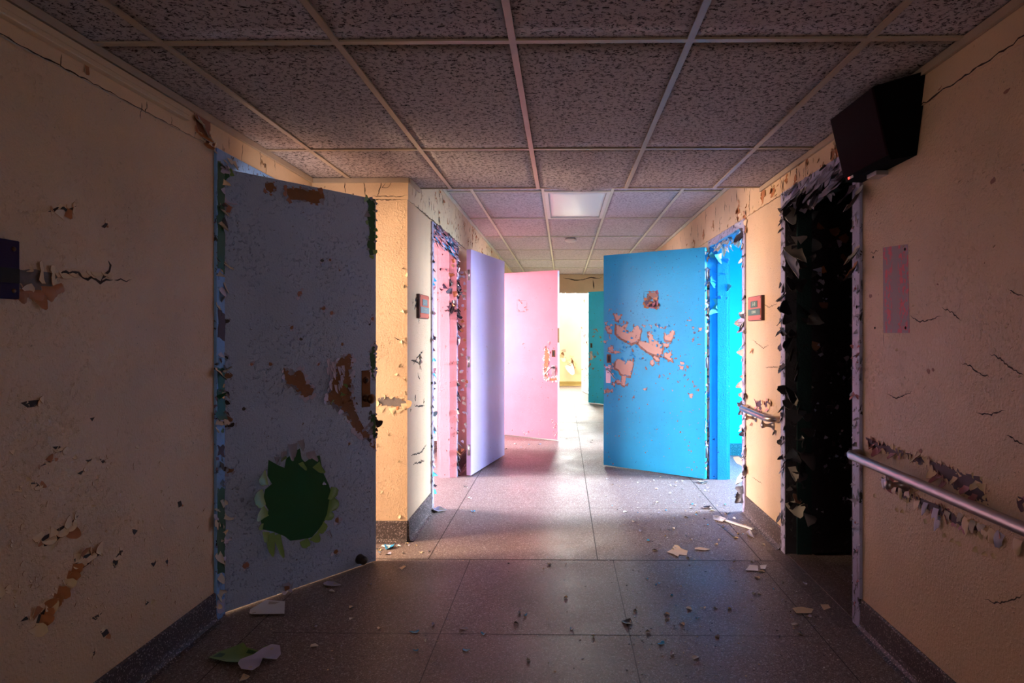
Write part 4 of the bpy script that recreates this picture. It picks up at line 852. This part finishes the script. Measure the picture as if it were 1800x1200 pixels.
# --- flaking white door beyond the partition
D = Door('door_6', (.60, 13.15), (.42, 14.1), M['white_door'], 'flaking white door edge beyond the far opening beside teal door', flip=-1)
g = MB(); D.small(g, 40, (1022, 530, 1034, 685), (.01, .05), M['orange_fl'], M['white_fl'], M['brown_fl']); g.build('peeling_paint', D.o)
# --- dark plum door inside the near right doorway
D = Door('door_7', (XR+.125, 3.725), (XR+.125+.86, 3.80), M['plum_door'], 'dark plum door folded inward inside the black doorway')
g = MB()
for px, py, m_ in ((1445, 395, 'brown_fl'), (1465, 400, 'brown_fl'), (1480, 412, 'brown_fl'), (1488, 450, 'orange_fl'), (1440, 470, 'orange_fl'), (1448, 530, 'brown_fl'), (1437, 470, 'lav_fl'), (1435, 600, 'brown_fl'), (1460, 590, 'black_fl'), (1450, 640, 'black_fl')):
    g.flake(D.L(px, py), D.n, (R.uniform(-1, 1), 0, -1), .06, .06, .1, .9, M[m_], M['black_fl'])
D.small(g, 30, (1435, 380, 1500, 900), (.01, .03), M['black_fl'], M['plumhole'], M['lav_fl']); g.build('peeling_paint', D.o)
# big loose curls of the black doorway
g = MB()
def fr(px, py): return hit(px, py, (0, OPD[1]-.013, 0), Y)
for px, py, w_, l_, m_ in ((1382, 365, .10, .12, 'pale_fl'), (1392, 430, .10, .16, 'pale_fl_shaded'), (1385, 440, .05, .2, 'lav_fl'), (1400, 452, .09, .12, 'dark_fl'), (1388, 690, .05, .10, 'pale_fl'), (1392, 820, .05, .09, 'pale_fl'), (1395, 880, .10, .09, 'pale_fl'), (1405, 870, .08, .08, 'brown_fl'), (1388, 700, .1, .06, 'black_fl')):
    g.flake(fr(px, py), -Y, (R.uniform(-.3, .5), 0, -1), w_, l_, .3, 1.0, M[m_], M['pale_fl'], .3, 7, 7)
def fn(px, py): return hit(px, py, (XR-.014, 0, 0), X)
for px, py, w_, l_, m_ in ((1507, 432, .05, .12, 'pale_fl'), (1504, 460, .04, .10, 'orange_fl'), (1510, 330, .07, .12, 'pale_fl'), (1470, 315, .12, .10, 'lav_fl'), (1440, 318, .10, .12, 'lav_fl'), (1455, 300, .14, .07, 'lav_fl'), (1412, 330, .08, .09, 'pale_fl'), (1400, 335, .07, .12, 'lav_fl'), (1484, 300, .10, .10, 'lav_fl'), (1425, 322, .08, .08, 'lav_fl'), (1498, 325, .06, .10, 'plumhole')):
    g.flake(fn(px, py), -X, (0, R.uniform(-.3, .3), -1), w_, l_, .2, 1.2, M[m_], M['black_fl'], .3, 7, 7)
g.build('hanging_paint_sheet', fD)
# far lintel: pipe-like crack
g = MB(); pl = lambda px, py: hit(px, py, (0, YE, 0), Y)
crack(g, [pl(990, 488), pl(1010, 492), pl(1030, 490), pl(1058, 487)], -Y, .02, jag=.02, step=.05); crack(g, [pl(1042, 492), pl(1044, 508)], -Y, .02, jag=.01, step=.05); g.build('crack', wall_partition)
# torn holes in the end wall
g = MB(); pe = lambda px, py: hit(px, py, (0, YEE, 0), Y)
for poly in ([(1004, 628), (1008, 634), (1010, 648), (1006, 652), (1000, 642)], [(986, 620), (990, 618), (992, 626), (987, 630)]):
    pts = [pe(*q) for q in poly]; peel(g, pts, -Y, M['wood'], M['cream_fl'], M['pale_fl'], .12, 1, .2, .04, .01)
g.flake(pe(999, 640), -Y, (.5, 0, -1), .20, .30, .3, .9, M['white_fl'], M['pale_fl'], .2); g.flake(pe(988, 626), -Y, (.3, 0, -1), .16, .22, .3, .9, M['end_yellow'], M['pale_fl'], .2)
g.build('torn_plaster', wall_end)
# ------------------------------------------------------------------ things on the walls
# trunking on the left wall
t0 = wl(320, 205); tr = empty('wall_trunking', (XL+BT, 0, 2.245)); tag(tr, 'long cream surface trunking running under the ceiling on the near wall', 'cable trunking')
g = MB(); g.bbox((0, -3.5, -.002), (.028, t0.y, .042), M['raceway'], .003); g.build('trunking_body', tr)
g = MB(); g.bbox((.026, -3.5, .002), (.0305, t0.y-.004, .012), M['raceway'], .001); g.bbox((.026, -3.5, .016), (.030, t0.y-.004, .040), M['raceway'], .001); g.build('snap_cover', tr)
a = wl(148, 122); g = MB(); g.flake((.003, a.y, 0), X, (0, 0, -1), .02, .035, .15, .1, M['orange_fl'], M['pale_fl'], .1, taper=.05); g.build('hanging_tape', tr)
# purple bracket at the picture edge
b0, b1 = wl(22, 424), wl(22, 526); zt, zb = b0.z, b1.z; yb = b0.y
br = empty('wall_bracket', (XL, yb, 0)); tag(br, 'dark purple metal plate with brass screws at the edge of the near wall', 'wall plate')
g = MB(); g.bbox((0, -.26, zb), (.022, 0, zt), M['purple'], .003); g.build('plate', br)
g = MB(); g.box((.022, -.25, zb+(zt-zb)*.27), (.0235, -.002, zb+(zt-zb)*.52), M['black']); g.build('slot', br)
for z in (zb+(zt-zb)*.14, zb+(zt-zb)*.85):
    g = MB(); g.lathe((.022, -.02, z), X, [(0, .007), (.002, .006), (.003, .003)], M['brass'], 12); g.build('screw', br)
# speaker
V = lambda px, py, z: None
sp = empty('wall_speaker', (XR, 2.6, 2.03)); tag(sp, 'black wall speaker with maroon cloth front mounted high beside black doorway', 'speaker')
def L0(p): return Vector(p)-Vector((XR, 2.6, 2.03))
# front face corners (bottom far, bottom near, top near, top far) and back on the wall
bf_, bn_, tn_, tf_ = L0((1.275, 2.79, 2.02)), L0((1.285, 2.43, 2.02)), L0((1.215, 2.42, 2.305)), L0((1.205, 2.78, 2.30))
kb = [L0((XR-.002, 2.80, 2.02)), L0((XR-.002, 2.37, 2.02)), L0((XR-.002, 2.30, 2.315)), L0((XR-.002, 2.80, 2.315))]
g = MB(); vs = [bf_, bn_, tn_, tf_]+kb
g.add(vs, [(0, 1, 2, 3), (7, 6, 5, 4), (0, 4, 5, 1), (1, 5, 6, 2), (2, 6, 7, 3), (3, 7, 4, 0)], M['spk_case']); g.build('speaker_case', sp)
n_ = (bn_-bf_).cross(tf_-bf_).normalized()
if n_.x > 0: n_ = -n_
def lerp4(u, v): return bf_.lerp(bn_, u).lerp(tf_.lerp(tn_, u), v)
g = MB(); g.poly([lerp4(.015, .07), lerp4(.985, .07), lerp4(.985, .985), lerp4(.015, .985)], n_, M['spk'], .008); g.build('speaker_grille', sp)
g = MB(); g.poly([lerp4(.09, .015), lerp4(.20, .015), lerp4(.20, .05), lerp4(.09, .05)], n_, M['white_pl'], .003); g.build('badge', sp)
g = MB(); g.poly([lerp4(.09, .018), lerp4(.125, .018), lerp4(.125, .047), lerp4(.09, .047)], n_, emis('red_indicator_light', (1, .05, .03), 3.0), .0045); g.build('indicator_lamp', sp)
g = MB(); g.box((-.05, -.02, -.03), (0, .06, -.012), M['steel_dull']); g.build('mounting_foot', sp)
# handrails
def rail_obj(name, y0, y1, z, label, far_bend=.0, near_bend=True, brs=()):
    o = empty(name, (XR, y1, z)); tag(o, label, 'handrail'); off = -.075; g = MB()
    pts = [(-.001, 0, 0), (-.025, 0, 0), (-.055, -.012, 0), (off, -.045, 0)] if not far_bend else [(off-.0, 0, 0)]
    pts = [(-.012, -.0, 0), (-.035, -.004, 0), (-.06, -.02, 0), (off, -.055, 0), (off, -.3*(y1-y0), 0), (off, -.6*(y1-y0), 0)]
    e = -(y1-y0)
    pts += [(off, e+.06, 0), (-.062, e+.022, 0), (-.036, e+.004, 0), (-.001, e, 0)]
    g.tube(pts, .0195, M['steel'], 20); g.build('rail_tube', o)
    for yy in brs:
        g = MB(); g.lathe((0, yy, -.055), -X, [(0, .032), (.004, .032), (.012, .018), (.03, .011), (.05, .010), (.06, .018), (.075, .020), (.082, .006)], M['steel'], 16)
        g.tube([(off+.008, yy, -.05), (off, yy, -.015)], .008, M['steel'], 10); g.build('rail_bracket', o)
    return o
z1_ = .795
rail_obj('handrail', .4, 2.80, z1_, 'long dull metal handrail on the near wall before the black doorway', brs=(-.35, -1.2, -2.0))
rail_obj('handrail', 3.86, 4.48, .80, 'short dull metal handrail between the black doorway and cyan doorway', brs=(-.14, -.50))
# room signs
def sign(name, plane, nx, y0, y1, z0, z1, label, top, bot, mg):
    o = empty(name, (plane, (y0+y1)/2, z0)); tag(o, label, 'sign'); h = z1-z0; w_ = (y1-y0)/2; g = MB()
    s = nx; a, b = sorted((0, s*.022)); g.bbox((a, -w_, 0), (b, w_, h), M['sign_edge'], .002); g.build('sign_back', o)
    a, b = sorted((s*.020, s*.026)); g = MB(); g.bbox((a, -w_+.004, .004), (b, w_-.004, h-.004), M['signwood'], .001); g.build('sign_board', o)
    for k, (za, zb_, wa, txt, sz) in enumerate(((h*.54, h*.80, w_*.5, top, .036), (h*.22, h*.48, w_*.92, bot, .026))):
        a, b = sorted((s*.0255, s*.029)); g = MB(); g.bbox((a, -wa, za), (b, wa, zb_), mg, .001); p = g.build('sign_plate', o)
        c = bpy.data.curves.new('lettering', 'FONT'); c.body = txt; c.size = sz; c.align_x = 'CENTER'; c.align_y = 'CENTER'; c.extrude = .0006; c.materials.append(M['signtext'])
        t0_ = bpy.data.objects.new('lettering', c); COL.objects.link(t0_); bpy.context.view_layer.update(); me_ = bpy.data.meshes.new_from_object(t0_.evaluated_get(bpy.context.evaluated_depsgraph_get())); bpy.data.objects.remove(t0_); t = bpy.data.objects.new('lettering', me_); link(t, p); t.location = (s*.0295, 0, (za+zb_)/2); t.rotation_euler = (math.pi/2, 0, s*math.pi/2)
    for yy in (-w_+.014, w_-.014):
        for zz in (.014, h-.014):
            g = MB(); g.lathe((s*.026, yy, zz), (s, 0, 0), [(0, .004), (.0015, .003), (.002, .001)], M['black'], 8); g.build('screw', o)
    return o
a0, a1 = wr(1315, 520), wr(1341, 565); p = hit(1338, 518, (XR-.024, 0, 0), X); q = hit(1315, 522, (XR-.024, 0, 0), X); r_ = hit(1338, 563, (XR-.024, 0, 0), X)
sign('room_sign', XR, -1, p.y, q.y, r_.z, p.z, 'red-brown room sign with two green plates beside the cyan doorway', '5-10', 'CORRID', M['signgreen'])
p = hit(738, 516, (XC+.024, 0, 0), X); q = hit(754, 518, (XC+.024, 0, 0), X); r_ = hit(738, 559, (XC+.024, 0, 0), X)
sign('room_sign', XC, 1, p.y, q.y, r_.z, p.z, 'dark edged room sign with two grey-teal plates beside the pink doorway', '5-11', 'DORM', M['signteal'])
# ------------------------------------------------------------------ litter on the floor
def chip(px, py, w_, l_, m_, label, rot=0, lift=.006, k=9, group=None, name='paint_chip', poly=None, back='pale_fl'):
    rr = random.Random(int(px*7+py)); c = fl(px, py); o = empty(name, (c.x, c.y, 0)) if False else None
    if poly: pts = [fl(*q)-Vector((c.x, c.y, 0)) for q in poly]
    else:
        u = Vector((math.cos(rot), math.sin(rot), 0)); v = Vector((-u.y, u.x, 0)); pts = blob((0, 0, 0), u, v, w_/2, l_/2, k, .35, rr)
    g = MB(); pts = ragged(pts, .02, .004, rr) if not poly else pts
    for p_ in pts: p_.z = 0
    cc = sum(pts, Vector())/len(pts); n = len(pts); vs = [cc+Z*.002]
    ph = rr.uniform(0, 6)
    for fr_ in (.55, 1.0):
        for i, p_ in enumerate(pts): vs.append(cc+(p_-cc)*fr_+Z*(.002+(lift*(.5+.5*math.sin(ph+i*2*math.pi*2/n)) if fr_ == 1.0 else lift*.15)))
    fs = [(0, 1+i, 1+(i+1) % n) for i in range(n)]+[(1+i, 1+n+i, 1+n+(i+1) % n, 1+(i+1) % n) for i in range(n)]
    N = len(vs); g.add(vs, fs, M[m_], True); low = [v-Z*.0014 for v in vs]; g.add(low, [tuple(reversed(f)) for f in fs], M[back], True)
    g.add([vs[1+n+i] for i in range(n)]+[low[1+n+i] for i in range(n)], [(i, n+i, n+(i+1) % n, (i+1) % n) for i in range(n)], M[back])
    o = g.build(name); o.location = (c.x, c.y, 0); tag(o, label, 'paint chip', group); return o
chip(1190, 968, 0, 0, 'cream_fl', 'largest cream paint chip, star shaped, in the middle of the lit floor', poly=[(1186, 958), (1192, 960), (1198, 966), (1209, 969), (1207, 976), (1194, 975), (1192, 980), (1183, 975), (1172, 971), (1180, 966)])
chip(1234, 965, 0, 0, 'cream_fl', 'thin cream sliver of paint beside the star shaped chip', poly=[(1221, 963), (1230, 963), (1249, 966), (1240, 968), (1222, 967)])
chip(1320, 1000, 0, 0, 'white_fl', 'square pinkish white chip by the black doorway corner', poly=[(1318, 994), (1332, 995), (1333, 1004), (1310, 1004), (1314, 998)])
chip(1342, 998, 0, 0, 'white_fl', 'small rounded white chip next to square chip near black doorway', poly=[(1336, 994), (1348, 994), (1345, 1001), (1337, 1001)])
chip(1410, 1075, 0, 0, 'cream_fl', 'oval cream chip in shadow before the black doorway', poly=[(1392, 1069), (1408, 1068), (1430, 1072), (1426, 1078), (1400, 1080)])
chip(1450, 1068, 0, 0, 'cream_fl', 'cream chip on the dark threshold strip', poly=[(1442, 1064), (1456, 1063), (1460, 1070), (1448, 1073)])
chip(1318, 941, 0, 0, 'lav_fl', 'folded lavender chip at the foot of the cyan doorway frame', poly=[(1312, 935), (1318, 935), (1326, 946), (1313, 944)], lift=.02)
chip(1262, 912, 0, 0, 'white_fl', 'pale crumpled chip where cyan light meets the shadow', poly=[(1253, 910), (1266, 907), (1276, 915), (1270, 919), (1254, 914)], lift=.02)
chip(470, 1070, 0, 0, 'white_fl', 'big pale chip under the bottom edge of the slate door', poly=[(440, 1074), (468, 1058), (501, 1057), (500, 1082), (442, 1083), (438, 1078)], lift=.012)
chip(410, 1153, 0, 0, 'green_fl', 'big leaf shaped green paint chip on the near floor', poly=[(366, 1162), (386, 1146), (410, 1138), (428, 1136), (434, 1146), (470, 1152), (458, 1160), (420, 1168), (398, 1172)], lift=.02, back='green')
gc = chip(440, 1172, 0, 0, 'lav_fl', 'big lobed grey chip lying against the green chip', poly=[(422, 1166), (445, 1160), (462, 1150), (478, 1142), (492, 1142), (494, 1156), (486, 1166), (462, 1166), (456, 1182), (444, 1189), (424, 1184), (418, 1172)], lift=.012); gc.location.z = .014
chip(478, 1143, 0, 0, 'green_fl', 'small green scrap beside the lobed grey chip', poly=[(462, 1141), (480, 1140), (470, 1147)], lift=.02)
chip(432, 1193, 0, 0, 'cream_fl', 'pinkish scrap in front of the lobed grey chip', poly=[(428, 1188), (440, 1189), (434, 1198), (420, 1198)], lift=.01)
chip(585, 1028, 0, 0, 'lav_fl', 'grey lavender chip with a thin tail below slate door', poly=[(568, 1026), (575, 1023), (586, 1027), (600, 1029), (588, 1032), (570, 1033)], lift=.015)
chip(708, 998, 0, 0, 'cream_fl', 'little cream chip on the dark floor before the return wall', poly=[(702, 1000), (710, 994), (714, 997), (706, 1002)])
chip(684, 963, 0, 0, 'blue_fl', 'pale blue scrap at the foot of the return wall', poly=[(675, 961), (690, 959), (692, 964), (678, 967)], lift=.02, back='white_fl')
chip(765, 899, 0, 0, 'lav_fl', 'lilac scrap in the pink doorway corner', poly=[(758, 896), (772, 896), (786, 898), (770, 902), (760, 901)], lift=.03)
chip(1104, 1096, 0, 0, 'black_fl', 'small dark chip alone on the near floor', poly=[(1092, 1092), (1108, 1090), (1112, 1096), (1100, 1100)], lift=.01)
chip(1240, 848, 0, 0, 'black_fl', 'dark curled chip under the hinge of the blue door', poly=[(1224, 847), (1240, 846), (1246, 850), (1232, 851)], lift=.02)
chip(1250, 896, 0, 0, 'black_fl', 'dark and white chip on the cyan lit floor', poly=[(1234, 891), (1248, 892), (1254, 895), (1238, 895)], lift=.02, back='white_fl')
chip(1303, 868, 0, 0, 'cream_fl', 'cream disc of paint leaning at the cyan doorway frame', poly=[(1298, 870), (1304, 864), (1311, 868), (1308, 874)], lift=.04)
# a broken strip of trim
a, b = fl(1268, 914), fl(1324, 932); mid = (a+b)/2
st = MB(); d = (b-a); st.bbox((-d.length/2, -.012, 0), (d.length/2, .012, .010), M['white_fl'], .002); st = st.build('broken_trim_strip'); st.location = (mid.x, mid.y, .004); st.rotation_euler = (0, 0, math.atan2(d.y, d.x)); tag(st, 'long pale strip of broken trim pointing to the black doorway', 'trim strip')
a, b = fl(1262, 922), fl(1290, 945); c_ = fl(1296, 944)
wr_ = MB(); wr_.tube([a+Z*.004, a.lerp(b, .5)+Z*.006, b+Z*.004, c_+Z*.004], .0022, M['black_fl'], 8); wr_ = wr_.build('bent_wire'); tag(wr_, 'thin dark bent wire on the floor near the broken trim strip', 'wire')
# many small ones: copies
protos = []
for i, m_ in enumerate(('white_fl', 'cream_fl', 'lav_fl', 'blue_fl', 'black_fl')):
    o = chip(1100+i*13, 900+i*17, .035, .02, m_, 'small loose paint flake lying among others on the terrazzo floor', R.random()*3, .008, 7, 'small paint flakes strewn over the floor', 'paint_flake'); protos.append(o)
rs = random.Random(21)
def inside(x, y): return (XL+.06 if y < 3.9 else XC+.06) < x < XR-.06
spots = []
for k in range(46): spots.append((rs.uniform(1150, 1310), rs.uniform(850, 950)))
for k in range(26): spots.append((rs.uniform(1060, 1300), rs.uniform(825, 905)))
for k in range(34): spots.append((rs.uniform(1150, 1500), rs.uniform(950, 1120)))
for k in range(18): spots.append((rs.uniform(440, 900), rs.uniform(990, 1150)))
for k in range(14): spots.append((rs.uniform(870, 1050), rs.uniform(766, 790)))
for k in range(16): spots.append((rs.uniform(664, 760), rs.uniform(955, 975)))
for k in range(20): spots.append((rs.uniform(900, 1250), rs.uniform(980, 1180)))
for k in range(10): spots.append((rs.uniform(762, 850), rs.uniform(845, 905)))
for px, py in spots:
    p = fl(px, py)
    if not inside(p.x, p.y): continue
    if py > 1010 and px < 660 and p.x < -1.62+.9*(p.y-2.7): continue
    o = rs.choice(protos).copy(); COL.objects.link(o); o.location = (p.x, p.y, 0); s_ = rs.uniform(.35, 1.1); o.scale = (s_, s_*rs.uniform(.6, 1.2), 1); o.rotation_euler = (0, 0, rs.uniform(0, 6.28))
g = MB()
for k in range(900):
    t_ = rs.random()
    if t_ < .45: px, py = rs.uniform(1080, 1330), rs.uniform(835, 960)
    elif t_ < .75: px, py = rs.uniform(1100, 1480), rs.uniform(950, 1190)
    else: px, py = rs.uniform(460, 1480), rs.uniform(800, 1190)
    p = fl(px, py)
    if not inside(p.x, p.y): continue
    s_ = rs.uniform(.0015, .005)
    g.poly(blob((p.x, p.y, .0008), X, Y, s_, s_*rs.uniform(.4, 1), 5, .4, rs), Z, M[rs.choice(['white_fl', 'cream_fl', 'lav_fl', 'pale_fl', 'black_fl'])], .001)
tag(g.build('paint_crumbs'), 'fine crumbs of old paint sprinkled over the floor', 'paint crumbs', None, 'stuff')
